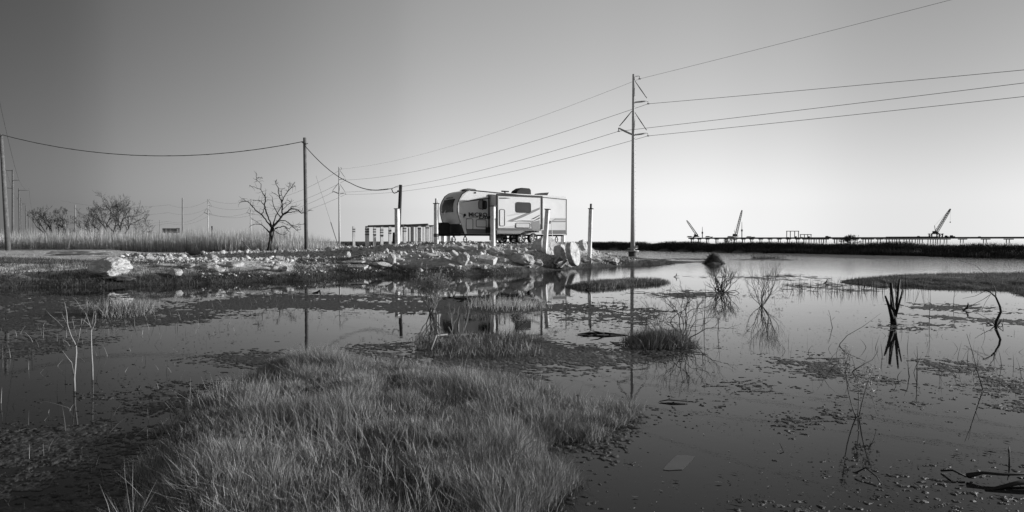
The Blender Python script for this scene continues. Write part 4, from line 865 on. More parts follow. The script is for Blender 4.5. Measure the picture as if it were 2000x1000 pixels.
# tall transmission pylons: slim steel poles with post insulators
def pylon(px, ytop, D, sc, label, zb=0.0, base=False, m='steel'):
    pt = at(px, ytop, D); e = empty('transmission_pylon', (pt.x, pt.y, zb), 0, label, 'pylon', 'steel pylons of the transmission line')
    Hh = pt.z - zb; r0, r1 = .24 * sc, .12 * sc
    b = MB(); n = 8; b.tube([(0, 0, Hh * t) for t in (0, .25, .5, .75, 1)], [r0 + (r1 - r0) * t for t in (0, .25, .5, .75, 1)], 12); b.build('shaft', M[m], e)
    k = D / F
    def rel(dx, dy, yo=0): return (dx * k * 59 / D * sc, yo, Hh - dy * k * 59 / D * sc)
    for (x0, y0, x1, y1, nm, r) in ((3, 54, 28, 51, 'arm', .075), (2, 12, 26, 46, 'insulator', .045), (-3, 116, -28, 104, 'arm', .085), (-3, 71, -27, 100, 'insulator', .05), (3, 117, 28, 113, 'arm', .075), (3, 74, 26, 108, 'insulator', .045), (3, 4, 11, 3, 'shield_bracket', .03)):
        b = MB(); b.tube([rel(x0, y0), rel((x0 + x1) / 2, (y0 + y1) / 2 + .3), rel(x1, y1)], [r * .6 if nm == 'insulator' else r, r * 1.1, r * .8], 6); b.build(nm, M['insul'] if nm == 'insulator' else M[m], e)
    for dx, dy0, dy1 in ((28, 50, 57), (-29, 103, 110), (28, 112, 119), (11, 3, 9)):
        b = MB(); b.tube([rel(dx, dy0), rel(dx + .6, dy1)], .035, 5); b.box(rel(dx + .6, dy1), (.22, .1, .08)); b.build('clamp', M['insul'], e)
    if base:
        b = MB(); b.tube([(0, 0, -.5), (0, 0, .55)], .42, 14); b.build('footing', M['darkrock'], e)
        b = MB(); b.tube([(0, 0, .5), (0, 0, .62)], .62, 16); b.tube([(0, 0, .78), (0, 0, .86)], .5, 16); b.box((.38, -.2, .95), (.2, .2, .3)); b.build('base_flange', M['steel'], e)
        b = MB()
        for i in range(34): z_ = 2.2 + i * .42; b.tube([(.1, 0, z_), (.1 + (r0 + (r1 - r0) * z_ / Hh), 0, z_)], .012, 4)
        b.build('climbing_peg', M['steel'], e)['kind'] = 'stuff'
    return e, [Vector((pt.x, pt.y, zb)) + Vector(rel(a_, b_)) for a_, b_ in ((11.5, 9), (28.5, 57), (-28.5, 110), (28.5, 119))]
e1, A1 = pylon(1237.5, 145, 59, 1.0, 'tallest steel transmission pylon, standing in the water right of the trailer', base=True)
e2, A2 = pylon(662, 326, 132, 1.0, 'steel transmission pylon rising behind the wires left of the trailer, second tallest')
e3, A3 = pylon(489, 388, 232, 1.0, 'distant steel pylon half hidden by the branches of the dead tree')
e4, A4 = pylon(405.5, 388, 233, 1.0, 'distant steel pylon standing alone left of the dead tree')
nmz = ['top shield wire', 'upper conductor', 'far-side conductor', 'lower conductor']
for i in range(4):
    wire([A1[i], A2[i]], .020 if i else .012, '%s running from the tall pylon left to the second pylon' % nmz[i], 'wireg', sag=1.6)
    wire([A2[i], A3[i]], .026, '%s between the second pylon and the dead tree' % nmz[i], 'wireg', sag=2.4)
    wire([A3[i], A4[i]], .026, '%s from the dead tree pylon left to the lone pylon' % nmz[i], 'wireg', sag=1.4)
    wire([A4[i], at(330, (400, 415, 432, 436)[i], 250), at(120, (392, 410, 430, 436)[i], 270)], .022, '%s going left beyond the lone distant pylon' % nmz[i], 'wireg', sag=2.0)
for i, (x_, y_, D_) in enumerate([(1830, 0, 41), (2000, 130, 42), (2000, 155.5, 42), (2000, 182, 42)]):
    p0 = A1[i]; p1 = at(x_, y_, D_); p2 = p0 + (p1 - p0) * 2.6
    wire([p0, p2], .020 if i else .013, '%s running from the tall pylon out of frame at the right' % nmz[i], 'wireg', sag=.25)
# wooden poles and service cable
pl1 = pole(598.5, 269, 492.5, 60, .20, .155, 'lone round wooden pole beside the dead tree, carrying the drooping cable', pxtop=595)
pl0 = pole(16, 262, 487.5, 66, .27, .16, 'leaning wooden pole at the left edge, nearest of its line', pxtop=2, m='pole')
c0, c1, c2 = at(3, 263, 66), at(594, 276, 60), at(781, 372, 45)
def cable(a, c, mid, label):
    # parabola through the mid sag point
    out = []; m_ = (a + c) / 2; sg = m_.z - mid
    for k in range(41):
        t = k / 40; q = a.lerp(c, t); q.z -= sg * 4 * t * (1 - t); out.append(q)
    b = MB(); b.tube(out, .035, 6)
    for k in range(0, 40):  # lashed service drop: a second strand wound round the first
        pass
    tw = [q + Vector((0, .03 * math.sin(i * 1.9), .035 * math.cos(i * 1.9))) for i, q in enumerate(out)]
    b.tube(tw, .018, 5); return tag(b.build('service_cable', M['wire']), label, 'cable')
cable(c0, c1, at(300, 304, 63).z, 'black sagging cable from the left edge pole to the lone wooden pole')
b_ = at(700, 364, 52); 
c2b = at(758, 369.5, 45.6)
out = []
for k in range(41):
    t = k / 40; q = c1.lerp(c2b, t) + Vector((0, 0, 0)); xx = 594 + (758 - 594) * t
    yy = 283 + (369.5 - 283) * (1 - (1 - t) ** 2.25) + 2.2 * math.sin(math.pi * t) ** 2
    if t > .55: yy += 3.0 * math.sin((t - .55) / .45 * math.pi)
    q = at(xx, yy, 60 + (45.6 - 60) * t); out.append(q)
b = MB(); b.tube(out, .035, 6); b.tube([at(758, 369.5, 45.6), at(766, 368.5, 45.3), at(773, 364.5, 45.1), at(781, 362.5, 45)], .02, 5); b.tube([at(765, 369, 45.4), at(767, 375, 45.2), at(770, 377.5, 45.2), at(775, 376, 45.1), at(780, 371, 45)], .035, 5)
tag(b.build('service_cable', M['wire']), 'black cable dropping from the lone wooden pole to the leaning dark pole', 'cable')
b = MB(); b.tube([at(594, 276, 60), at(590, 278, 59.7), at(597, 282, 59.7), at(601, 280, 60)], .05, 5); o = b.build('cable_clamp', M['insul']); o.parent = pl1; o.matrix_parent_inverse = Matrix.Translation(-pl1.location)
LP = [(25, 332, 470, 128, .24, .17, 25, [(12, 333, 24, 333.5, .05), (25, 352, 39, 352, .05), (12, 367, 24, 368, .05)], 'wooden pole with three side arms, second from the left edge'),
      (38.5, 368, 472, 165, .19, .15, 37, [(37, 371.5, 57, 372, .05), (56.5, 368, 57, 372, .05)], 'wooden pole with a long right-hand arm, third from the left edge'),
      (42, 386.5, 472, 190, .17, .12, 41, [(33, 387, 41, 387, .05)], 'thin wooden pole close right of the long-armed pole'),
      (51.5, 401.5, 472, 240, .22, .16, 50, [(43, 398, 51, 398.5, .06)], 'distant wooden pole, fifth from the left edge'),
      (56.5, 412, 472, 290, .22, .16, 56, [(50, 420, 56, 420, .06)], 'distant wooden pole, sixth from the left edge'),
      (66, 419, 472, 330, .22, .16, 64.5, [(58, 420.5, 65, 420.5, .06)], 'distant wooden pole, seventh from the left edge')]
LT = []
for (px, yt, yb, D, r0, r1, pxt, arms, lab) in LP:
    pole(px, yt, yb, D, r0, r1, lab, m='pole', pxtop=pxt, arms=arms, group='wooden poles of the left roadside line', zb=.2); LT.append(at(pxt, yt + 1, D))
wire([at(-24, 90, 40), at(37, 352, 128), at(57, 371, 165), at(60, 398, 240), at(66, 420, 330)], .02, 'roadside wire running back along the left poles', 'wireg', sag=.8)
wire([at(-30, 170, 60), at(12, 333, 128), at(33, 387, 190), at(44, 398, 240), at(50, 420, 290)], .02, 'second roadside wire on the left arms of the left poles', 'wireg', sag=.8)
for (px, yt, D, r, lab) in [(147, 400, 160, .17, 'pale bare pole between the two bare bushy trees'), (127, 426, 200, .12, 'short thin pole beside the left bare tree'), (166.5, 427, 210, .12, 'short thin pole at the left side of the wide bare tree'), (356.5, 386.5, 150, .18, 'pale bare pole right of the distant billboard'), (312, 430, 230, .12, 'thin pole left of the distant billboard'), (414, 441.5, 160, .22, 'short dark stub pole in the reeds beside the lone distant pylon')]:
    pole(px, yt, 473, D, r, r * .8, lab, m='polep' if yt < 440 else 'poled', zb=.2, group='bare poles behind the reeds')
# guy wire with pale guard by the reeds, fallen pole in the reeds
b = MB(); b.tube([at(617, 343, 74), at(646, 434, 74)], .018, 5); b.tube([at(646, 434, 74), at(663, 487, 74)], .055, 6); tag(b.build('guy_wire', M['polep']), 'thin guy wire with a pale guard slanting into the reeds', 'guy wire')
b = MB(); b.tube([at(473, 471, 88), at(489, 489, 87)], .07, 6); tag(b.build('fallen_pole', M['twigp']), 'pale fallen stick leaning in the reeds left of the dead tree', 'stick')
# billboard
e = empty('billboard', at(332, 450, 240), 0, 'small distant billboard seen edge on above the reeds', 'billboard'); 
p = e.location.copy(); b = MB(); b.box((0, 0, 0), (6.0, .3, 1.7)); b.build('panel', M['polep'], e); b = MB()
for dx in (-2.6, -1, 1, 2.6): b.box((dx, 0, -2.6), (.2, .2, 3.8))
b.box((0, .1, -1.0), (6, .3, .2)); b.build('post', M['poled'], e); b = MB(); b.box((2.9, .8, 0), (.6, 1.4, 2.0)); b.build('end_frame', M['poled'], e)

# ================================================================== TREES AND BUSHES
K = 85 / F / 5.88
def tz(x, y, dy): return (-(325 - x) * K, dy, (918 - y) * K)
TB = [[(325, 915, 30), (335, 850, 24), (345, 780, 17), (345, 720, 18), (365, 640, 17)], [(355, 915, 10), (352, 850, 12), (362, 780, 10), (380, 700, 12), (380, 640, 12)],
 [(365, 640, 16), (330, 590, 9), (290, 530, 8), (262, 490, 8), (215, 450, 7), (180, 410, 6), (160, 370, 5), (125, 345, 5), (68, 350, 3)], [(125, 345, 4), (95, 325, 3), (65, 315, 2)], [(262, 490, 6), (290, 455, 5), (300, 400, 4)],
 [(360, 620, 12), (345, 560, 9), (325, 500, 9), (310, 440, 9), (300, 390, 8), (318, 330, 7), (320, 290, 7), (295, 250, 5), (285, 215, 4), (235, 195, 3), (165, 165, 2)],
 [(285, 215, 4), (292, 170, 4), (300, 150, 3), (265, 120, 2.5), (265, 90, 2.5), (300, 85, 2), (345, 97, 1.5)], [(265, 90, 2), (250, 40, 1.5)], [(320, 290, 5), (345, 255, 3)], [(300, 390, 5), (265, 340, 4), (235, 330, 3), (170, 333, 2)],
 [(375, 620, 12), (385, 560, 8), (395, 500, 7), (420, 450, 6), (445, 400, 6), (465, 365, 5), (490, 350, 5)],
 [(365, 640, 16), (430, 575, 14), (480, 520, 12), (510, 485, 11), (560, 460, 10), (600, 425, 9), (650, 430, 7), (700, 455, 7), (730, 480, 5), (790, 465, 4), (850, 440, 2)], [(600, 425, 7), (595, 400, 6), (645, 392, 4)],
 [(510, 490, 8), (570, 470, 6), (640, 462, 5), (700, 460, 4)], [(500, 490, 10), (497, 420, 9), (495, 350, 8), (470, 290, 7), (460, 230, 6), (465, 190, 5), (440, 150, 4), (435, 120, 3), (455, 95, 2)],
 [(500, 345, 8), (520, 300, 6), (560, 255, 5), (590, 220, 5), (625, 190, 4), (675, 173, 2)], [(625, 190, 3), (640, 155, 3), (660, 125, 2)], [(560, 255, 3), (575, 200, 3), (580, 150, 3), (568, 125, 2)], [(500, 345, 4), (500, 270, 3), (505, 210, 3), (550, 190, 2)],
 [(470, 290, 3), (445, 265, 2), (420, 240, 1.5)], [(470, 520, 8), (430, 460, 6), (400, 400, 5), (390, 350, 4), (385, 290, 3)], [(460, 555, 7), (520, 560, 6), (560, 590, 6), (600, 640, 5), (630, 665, 4), (680, 660, 2)],
 [(400, 650, 10), (450, 635, 7), (520, 625, 6), (560, 650, 5), (600, 685, 4)], [(520, 625, 5), (590, 660, 3), (610, 630, 3), (680, 630, 3), (720, 640, 2)], [(380, 650, 6), (420, 690, 4), (460, 705, 3), (530, 725, 2.5), (575, 705, 1.5)],
 [(340, 700, 12), (300, 650, 7), (255, 605, 5), (200, 600, 3), (140, 640, 1.5)], [(255, 605, 3), (225, 570, 2.5), (190, 545, 1.5)], [(620, 625, 3), (700, 600, 2.5), (800, 608, 1.5)], [(500, 440, 4), (560, 380, 3), (600, 350, 2), (560, 325, 1.5)], [(420, 560, 5), (470, 580, 3), (500, 600, 2)]]
te = empty('dead_tree', tuple(at(525, 486.5, 85)[:2]) + (0.0,), 0, 'gnarled leafless dead tree rising out of the reeds beside the lone wooden pole', 'dead tree')
random.seed(11); btr = MB(); bbr = MB()
def wig(pts, r, amp):
    out = []
    for i in range(len(pts) - 1):
        for k in range(3):
            t = k / 3; a, c = Vector(pts[i][0]), Vector(pts[i + 1][0]); q = a.lerp(c, t)
            if k: q += Vector((random.gauss(0, amp), random.gauss(0, amp), random.gauss(0, amp)))
            out.append((q, pts[i][1] + (pts[i + 1][1] - pts[i][1]) * t))
    out.append((Vector(pts[-1][0]), pts[-1][1])); return out
node_y = {}
for j, br in enumerate(TB):
    key = min(node_y, key=lambda k_: (k_[0] - br[0][0]) ** 2 + (k_[1] - br[0][1]) ** 2) if node_y else None
    y0 = node_y[key] if key is not None else 0; dr = random.uniform(-.9, .9) * (j > 1); pts = []
    for i, (x, y, r) in enumerate(br):
        yy = y0 + dr * i / len(br) * 2; node_y[(x, y)] = yy; pts.append((tz(x, y, yy), max(r * K * .85, .03)))
    pw_ = wig(pts, 0, .035); (btr if j < 2 else bbr).tube([p for p, r in pw_], [r for p, r in pw_], 7)
    if j >= 2:
        for _ in range(int(len(br) * 1.6)):
            p, r = random.choice(pw_[len(pw_) // 3:]); d = Vector((random.gauss(0, 1), random.gauss(0, 1), random.gauss(.3, .8))).normalized(); q = p + d * random.uniform(.25, .6); q2 = q + (d + Vector((random.gauss(0, .6), random.gauss(0, .6), random.gauss(.2, .6)))).normalized() * random.uniform(.2, .5)
            bbr.tube([p, q, q2], [.022, .017, .009], 4)
btr.build('trunk', M['bark'], te); bbr.build('branches', M['bark'], te)
def grow(b, p, d, ln, r, depth, spread=.6, up=.1, nseg=3, kids=(2, 3), shrink=.72, rs=.62, gn=.25, n=4, flat=1.0, rmin=0.0):
    pts = [p]; rad = [r]; dd = d.copy()
    for i in range(nseg):
        dd = (dd + Vector((random.gauss(0, gn), random.gauss(0, gn) * flat, random.gauss(0, gn) + up * .3))).normalized(); pts.append(pts[-1] + dd * ln / nseg); rad.append(r * (1 - (1 - rs) * (i + 1) / nseg))
    rad = [max(r_, rmin) for r_ in rad]; b.tube(pts, rad, n, caps=False)
    if depth == 0: return
    for k in range(random.randint(*kids)):
        j = random.randint(max(1, nseg - 1), nseg) if k else nseg
        nd = (dd + Vector((random.gauss(0, spread), random.gauss(0, spread) * flat, random.gauss(up, spread * .8)))).normalized()
        grow(b, pts[j], nd, ln * shrink * random.uniform(.7, 1.15), rad[j] * (.9 if k == 0 else .7), depth - 1, spread, up, nseg, kids, shrink, rs, gn, n, flat, rmin)
def bare_tree(px, D, label, roots, seed, m='bark', **kw):
    random.seed(seed); p = at(px, 473, D); e = empty('bare_tree', (p.x, p.y, .2), 0, label, 'tree', 'bare trees behind the reeds'); bt = MB(); bb_ = MB()
    for (dx, az, tilt, ln, r) in roots:
        d = Vector((math.sin(R(tilt)) * math.cos(R(az)), math.sin(R(tilt)) * math.sin(R(az)), math.cos(R(tilt)))); a = Vector((dx * .3, 0, 0))
        pts = [a, a + d * ln * .5 + Vector((0, 0, .1 * ln * .2)), a + d * ln]; bt.tube(pts, [r, r * .85, r * .7], 6)
        for k in range(4): grow(bb_, pts[2] if k < 2 else pts[1].lerp(pts[2], .5), (d + Vector((random.gauss(0, .5), random.gauss(0, .5), random.gauss(.15, .4)))).normalized(), ln * .62, r * .6, 5, rmin=.016, **kw)
    bt.build('trunk', M[m], e); bb_.build('crown', M[m], e)
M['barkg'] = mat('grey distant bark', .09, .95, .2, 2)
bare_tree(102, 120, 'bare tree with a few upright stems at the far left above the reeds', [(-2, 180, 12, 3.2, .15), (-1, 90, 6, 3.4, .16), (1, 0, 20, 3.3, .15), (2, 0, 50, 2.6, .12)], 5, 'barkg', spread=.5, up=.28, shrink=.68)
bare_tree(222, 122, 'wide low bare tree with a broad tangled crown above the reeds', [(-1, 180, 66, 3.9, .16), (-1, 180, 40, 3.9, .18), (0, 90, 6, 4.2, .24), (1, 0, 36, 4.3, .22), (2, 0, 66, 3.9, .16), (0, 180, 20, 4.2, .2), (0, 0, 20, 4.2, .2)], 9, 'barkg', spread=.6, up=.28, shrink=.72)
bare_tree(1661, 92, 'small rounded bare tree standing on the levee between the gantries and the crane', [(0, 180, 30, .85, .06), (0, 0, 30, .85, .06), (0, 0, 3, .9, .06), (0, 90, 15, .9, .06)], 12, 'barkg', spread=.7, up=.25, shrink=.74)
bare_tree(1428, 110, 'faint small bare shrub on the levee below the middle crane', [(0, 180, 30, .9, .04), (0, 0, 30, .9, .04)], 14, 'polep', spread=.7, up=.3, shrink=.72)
for n_, p_ in (('bare_tree', None),): pass
for o in [o for o in C.objects if o.get('label', '').startswith(('small rounded bare', 'faint small bare'))]:
    o['group'] = 'small bare trees on the levee'; o.location.z = max(hz(o.location.x, o.location.y), .3)

def bush(px, by, label, stems, hgt, seed, m='twig', r=.009, spread=.5, depth=4, fan=35, up=.25, name='shrub', cat='shrub', gn=.2, kids=(2, 3), shrink=.74, leaves=0, z=None, tiltx=0):
    random.seed(seed); p = hit(px, by) if z is None else Vector(gp(px, by, z) + (z,)); e = empty(name, (p.x, p.y, p.z - .03), 0, label, cat); b = MB(); k0 = [shrink ** i for i in range(depth + 1)]; L0 = hgt / sum(k0) * 1.15
    tips = []
    for i in range(stems):
        a = random.uniform(0, 2 * math.pi); tl = R(random.uniform(.2, 1) * fan); d = Vector((math.sin(tl) * math.cos(a) + tiltx, math.sin(tl) * math.sin(a), math.cos(tl))).normalized()
        grow(b, Vector((random.gauss(0, .03), random.gauss(0, .03), 0)), d, L0, r * random.uniform(.7, 1.2), depth, spread, up, 3, kids, shrink, .72, gn, 4)
    b.build('stems', M[m], e)
    if leaves:
        co_ = np.array([v for v in b.v]); co_ = co_[co_[:, 2] > hgt * .25]; q = co_[rng.integers(0, len(co_), leaves)] + rng.normal(0, .008, (leaves, 3))
        V = q[:, None, :] + rng.normal(0, .010, (leaves, 3, 3)); me = npmesh('leaves', V.reshape(-1, 3), [np.arange(leaves * 3).reshape(-1, 3)], tint=np.repeat(rng.uniform(.5, 1.6, leaves), 3)); link('leaves', me, M['leafy'], e)
    return e
bush(842, 612, 'pale fine-twigged round bush standing in water left of the trailer reflection', 17, .98, 21, 'twigp', .010, .34, 4, 44, .35, leaves=5200, z=0)
bush(1411, 571, 'low spreading bare bush with a dark leafy clump at its left', 16, .85, 22, 'twigd', .013, .38, 4, 62, .22, z=0)
bush(1487, 598, 'feathery fan-shaped bare bush just right of the low spreading one', 14, 1.12, 23, 'twig', .009, .42, 4, 50, .3, z=0)
bush(1336, 662, 'tangled bare bush rising from the right end of the grass tussock', 11, 1.0, 24, 'twigd', .009, .42, 4, 50, .2, gn=.28, tiltx=-.15)
bush(1290, 655, 'thin twiggy bush on the left side of the grass tussock', 5, .62, 25, 'twig', .006, .45, 3, 55, .2)
bush(1218, 545, 'few thin twigs sticking up from the grass strip by the pylon reflection', 5, .45, 26, 'twig', .005, .3, 2, 55, .2)
bush(884, 672, 'small pale forked sapling on the grass patch behind the foreground island', 3, .62, 27, 'twigp', .009, .25, 3, 14, .4, tiltx=-.12)
bush(1008, 640, 'tiny dark leafy shrub in the mud right of the small pale sapling', 8, .30, 28, 'twigd', .006, .4, 3, 40, .3, leaves=700)
def sticks(name, label, cat, paths, by, D, m='twigp', k=.62, par=None):
    """paths in photo pixels (x, y, radius mm, depth shift m), traced as a plant standing at distance D"""
    x0 = paths[0][0][0]; base = at(x0, by, D); e = empty(name, (base.x, base.y, 0), 0, label, cat); b = MB()
    for P in paths:
        pts = [at(x, y, D + dy) - Vector((base.x, base.y, 0)) for (x, y, r, dy) in P]; b.tube(pts, [r * k / 1000 for (_, _, r, _) in P], 6)
    b.build('stems', M[m], e); return e
DA = gp(146, 764)[1]; DB = gp(181, 742)[1]
sticks('sapling', 'left one of the two slim pale saplings standing in the still water', 'sapling', [
    [(146, 766, 17, 0), (145, 738, 16, 0), (147, 715, 14, 0), (149, 690, 13, 0), (148.5, 675, 12, .02), (139, 657, 9, .05), (132, 635, 8, .1), (130, 610, 6, .1), (126, 590, 4, .1)],
    [(148.5, 675, 8, 0), (154, 660, 6, -.05), (157, 640, 5, -.1), (160, 622, 3, -.1)], [(157, 640, 4, -.1), (163, 632, 3, -.1), (168, 618, 2, -.1)], [(132, 635, 4, .1), (124, 640, 4, .2), (112, 627, 4, .2), (98, 615, 3, .2), (90, 606, 2, .2)],
    [(131, 632, 3, .1), (125, 622, 3, 0), (121, 612, 2, 0)], [(144, 732, 8, 0), (140, 708, 6, -.1), (133, 700, 4, -.15), (122, 685, 3, -.2)], [(152, 664, 3, -.05), (145, 640, 3, -.2), (141, 622, 2, -.2)]], 764, DA)
sticks('sapling', 'right one of the two slim pale saplings, straight with a forked top', 'sapling', [
    [(181, 744, 15, 0), (180.5, 715, 14, 0), (179, 690, 12, 0), (178, 662, 11, 0), (178, 642, 10, 0)], [(178, 642, 7, 0), (172, 625, 6, .1), (166, 610, 4, .1)], [(178, 644, 6, 0), (181, 625, 5, -.1), (184, 608, 3, -.1)],
    [(179, 648, 5, 0), (186, 630, 4, .1), (188, 612, 3, .1)], [(176, 636, 4, 0), (164, 626, 3, -.1), (156, 620, 2, -.1)]], 742, DB)
DS = gp(1747, 634)[1]
se = sticks('split_stump', 'dark stump splayed into four upright prongs standing in the water at the right', 'stump', [
    [(1747, 640, 60, 0), (1745, 625, 55, 0), (1744, 605, 45, 0), (1742, 580, 32, .1), (1740, 552, 22, .1)], [(1745, 628, 45, 0), (1737, 600, 26, -.1), (1729, 578, 14, -.15)],
    [(1747, 622, 40, 0), (1752, 590, 26, .15), (1757, 545, 16, .15)], [(1748, 618, 34, 0), (1757, 590, 18, -.1), (1763, 565, 12, -.1)], [(1745, 610, 20, 0), (1741, 590, 12, -.2), (1738, 572, 6, -.2)]], 634, DS, 'twigd', 1.0)
DQ = gp(1948, 636)[1]
sticks('drowned_branch', 'dark arched branch with a rooty base in the water at the far right', 'branch', [
    [(1944, 640, 34, 0), (1946, 628, 34, 0), (1955, 609, 30, 0), (1953, 598, 26, 0), (1945, 580, 22, .1), (1933, 570, 16, .1), (1922, 567, 10, .1)], [(1945, 580, 14, .1), (1944, 565, 10, .2), (1930, 540, 6, .3), (1905, 518, 4, .4), (1870, 508, 3, .4)],
    [(1938, 573, 10, .1), (1920, 585, 6, -.1), (1900, 595, 5, -.2), (1885, 603, 4, -.2)], [(1925, 568, 6, .1), (1905, 578, 5, .3), (1880, 583, 3, .3)], [(1935, 575, 7, .1), (1925, 590, 4, -.3), (1918, 605, 3, -.3)],
    [(1944, 638, 20, 0), (1930, 632, 14, .1), (1918, 640, 8, .1)], [(1944, 638, 20, 0), (1955, 630, 12, .1), (1962, 642, 8, -.1)], [(1944, 636, 16, 0), (1935, 625, 8, .1), (1915, 615, 5, .1), (1905, 608, 3, .1)], [(1948, 634, 14, 0), (1960, 622, 8, .1), (1958, 636, 7, .15), (1965, 642, 5, .15)]], 636, DQ, 'twigd', .7)
DW = gp(1672, 815)[1]
sticks('weed', 'slender curved weed with flowering stems in the grey water at the right', 'weed', [
    [(1672, 816, 6, 0), (1663, 790, 5, 0), (1656, 762, 4.5, 0), (1653, 740, 4, 0), (1651, 705, 3, .05), (1648, 680, 2, .05)], [(1675, 816, 5, 0), (1678, 780, 4, .05), (1676, 755, 3, .05), (1674, 735, 2, .05)],
    [(1677, 816, 6, 0), (1684, 785, 5, -.05), (1692, 755, 4, -.05), (1700, 735, 3, -.05), (1706, 718, 2, -.05)], [(1690, 765, 3, -.05), (1700, 772, 3, -.1), (1710, 782, 2, -.1)], [(1699, 767, 2, -.1), (1708, 790, 2, -.12), (1712, 808, 1.5, -.12)], [(1676, 755, 2, .05), (1670, 745, 2, .1), (1665, 730, 1.5, .1)]], 815, DW, 'twigp', 1.0)
q = np.concatenate([np.array([tuple(at(x, y, DW)) for x, y in zip(np.interp(rng.uniform(0, 1, n), [0, .5, 1], xs), np.interp(rng.uniform(0, 1, n), [0, .5, 1], ys_))]) + rng.normal(0, .018, (n, 3)) for n, xs, ys_ in ((110, (1652, 1651, 1649), (735, 705, 675)), (90, (1676, 1675, 1674), (760, 745, 735)), (150, (1690, 1697, 1706), (765, 740, 715)))])
wd = [o for o in C.objects if o.name.startswith('weed')][-1]; q = q - np.array(wd.location); nq = len(q)
V = q[:, None, :] + rng.normal(0, .010, (nq, 3, 3)); link('flowers', npmesh('flowers', V.reshape(-1, 3), [np.arange(nq * 3).reshape(-1, 3)], tint=np.repeat(rng.uniform(.8, 2.6, nq), 3)), M['leafy'], wd)['kind'] = 'stuff'
def stick(pts, r0, r1, label, m='twigd', name='stick', cat='stick', z0=0.0):
    b = MB(); P = [Vector(gp(x, y, 0) + (z,)) for x, y, z in pts]; n = len(P); b.tube(P, [r0 + (r1 - r0) * i / (n - 1) for i in range(n)], 7); return tag(b.build(name, M[m]), label, cat)
b = MB()
def gpz(x, y, z): return Vector(gp(x, y, 0) + (z,))
b.tube([gpz(1128, 654, .01), gpz(1150, 653, .02), gpz(1180, 654, .025), gpz(1226, 655, .005)], [.008, .02, .022, .006], 7); b.tube([gpz(1182, 654, .025), gpz(1168, 655.5, .06), gpz(1152, 655, .08)], [.014, .010, .004], 6); b.tube([gpz(1172, 653, .02), gpz(1150, 656.5, .005), gpz(1134, 657, .01)], [.012, .010, .005], 6)
tag(b.build('floating_branch', M['twigd']), 'dark forked branch floating in the middle, left of the grass tussock', 'branch')
b = MB(); b.tube([gpz(1288, 786, .01), gpz(1305, 784, .015), gpz(1342, 786, .012)], [.004, .006, .007], 7); b.tube([gpz(1290, 787, .004), gpz(1310, 789.5, .005), gpz(1342, 788.5, .006)], [.003, .005, .006], 6); tag(b.build('floating_stick', M['twigd']), 'dark stick with a pale cut end at the right tip of the foreground island', 'stick')
b = MB(); b.tube([gpz(842, 690, .05), gpz(852, 678, .17), gpz(874, 674, .16)], [.012, .014, .010], 6); tag(b.build('bleached_stick', M['twigp']), 'bent bleached stick lying across the grass behind the foreground island', 'stick')
b = MB(); b.tube([gpz(876, 664, .20), gpz(884, 670, .12), gpz(892, 678, .02)], [.012, .011, .009], 6); tag(b.build('bleached_stick', M['twigp']), 'short straight bleached stick poking out just right of the bent one', 'stick')
b = MB(); b.tube([gpz(1890, 938, .03), gpz(1920, 938, .05), gpz(1960, 940, .045), gpz(2100, 938, .05)], [.017, .010, .009, .010], 8); tag(b.build('drowned_log', M['twigd']), 'thin dark log with a knobbed end floating at the lower right', 'log')
b = MB(); b.tube([gpz(1925, 958, .0), gpz(1990, 952, .03), gpz(2150, 948, .05)], [.008, .014, .016], 9); tag(b.build('drowned_log', M['twigd']), 'thicker black log at the right edge below the thin knobbed one', 'log')
stick([(1670, 930, .02), (1690, 928, .05), (1712, 940, .03), (1722, 950, .01)], .006, .003, 'crooked dark twig floating left of the knobbed log')
stick([(1838, 922, .01), (1860, 930, .04), (1885, 936, .02)], .007, .006, 'dark branch end pointing left from the knobbed log')
b = MB(); b.tube([gpz(1971, 912, .0), gpz(1971, 905, .09), gpz(1970, 900, .10)], [.005, .004, .003], 6); b.tube([gpz(1971, 908, .06), gpz(1968, 907, .11)], [.003, .002], 5); tag(b.build('twig_stub', M['twigd']), 'short upright twig above the thin log at the right edge', 'twig')
b = MB(); b.tube([gpz(1525, 878, .03), gpz(1531, 883, .0), gpz(1523, 876, .04)], .003, 5); tag(b.build('twig_stub', M['twigd']), 'tiny bent twig poking out right of the pale drowned board', 'twig')
sticks('drowned_branch', 'long thin branch bent in an elbow over the water left of the split stump', 'branch', [
    [(1640, 675, 8, 0), (1640, 672, 8, 0), (1655, 655, 7, .1), (1685, 638, 6, .2), (1720, 612, 3, .4)], [(1640, 675, 7, 0), (1650, 690, 7, -.6), (1664, 702, 7, -1.0), (1676, 714, 6, -1.3)]], 675, gp(1640, 675)[1], 'twigd')
sticks('drowned_branch', 'dark crooked branch in the floating mat behind the curved weed', 'branch', [
    [(1664, 728, 12, 0), (1668, 723, 11, 0), (1690, 710, 10, .1), (1704, 703, 9, .2), (1714, 688, 5, .3), (1715, 676, 3, .3)]], 728, gp(1664, 728)[1], 'twigd')
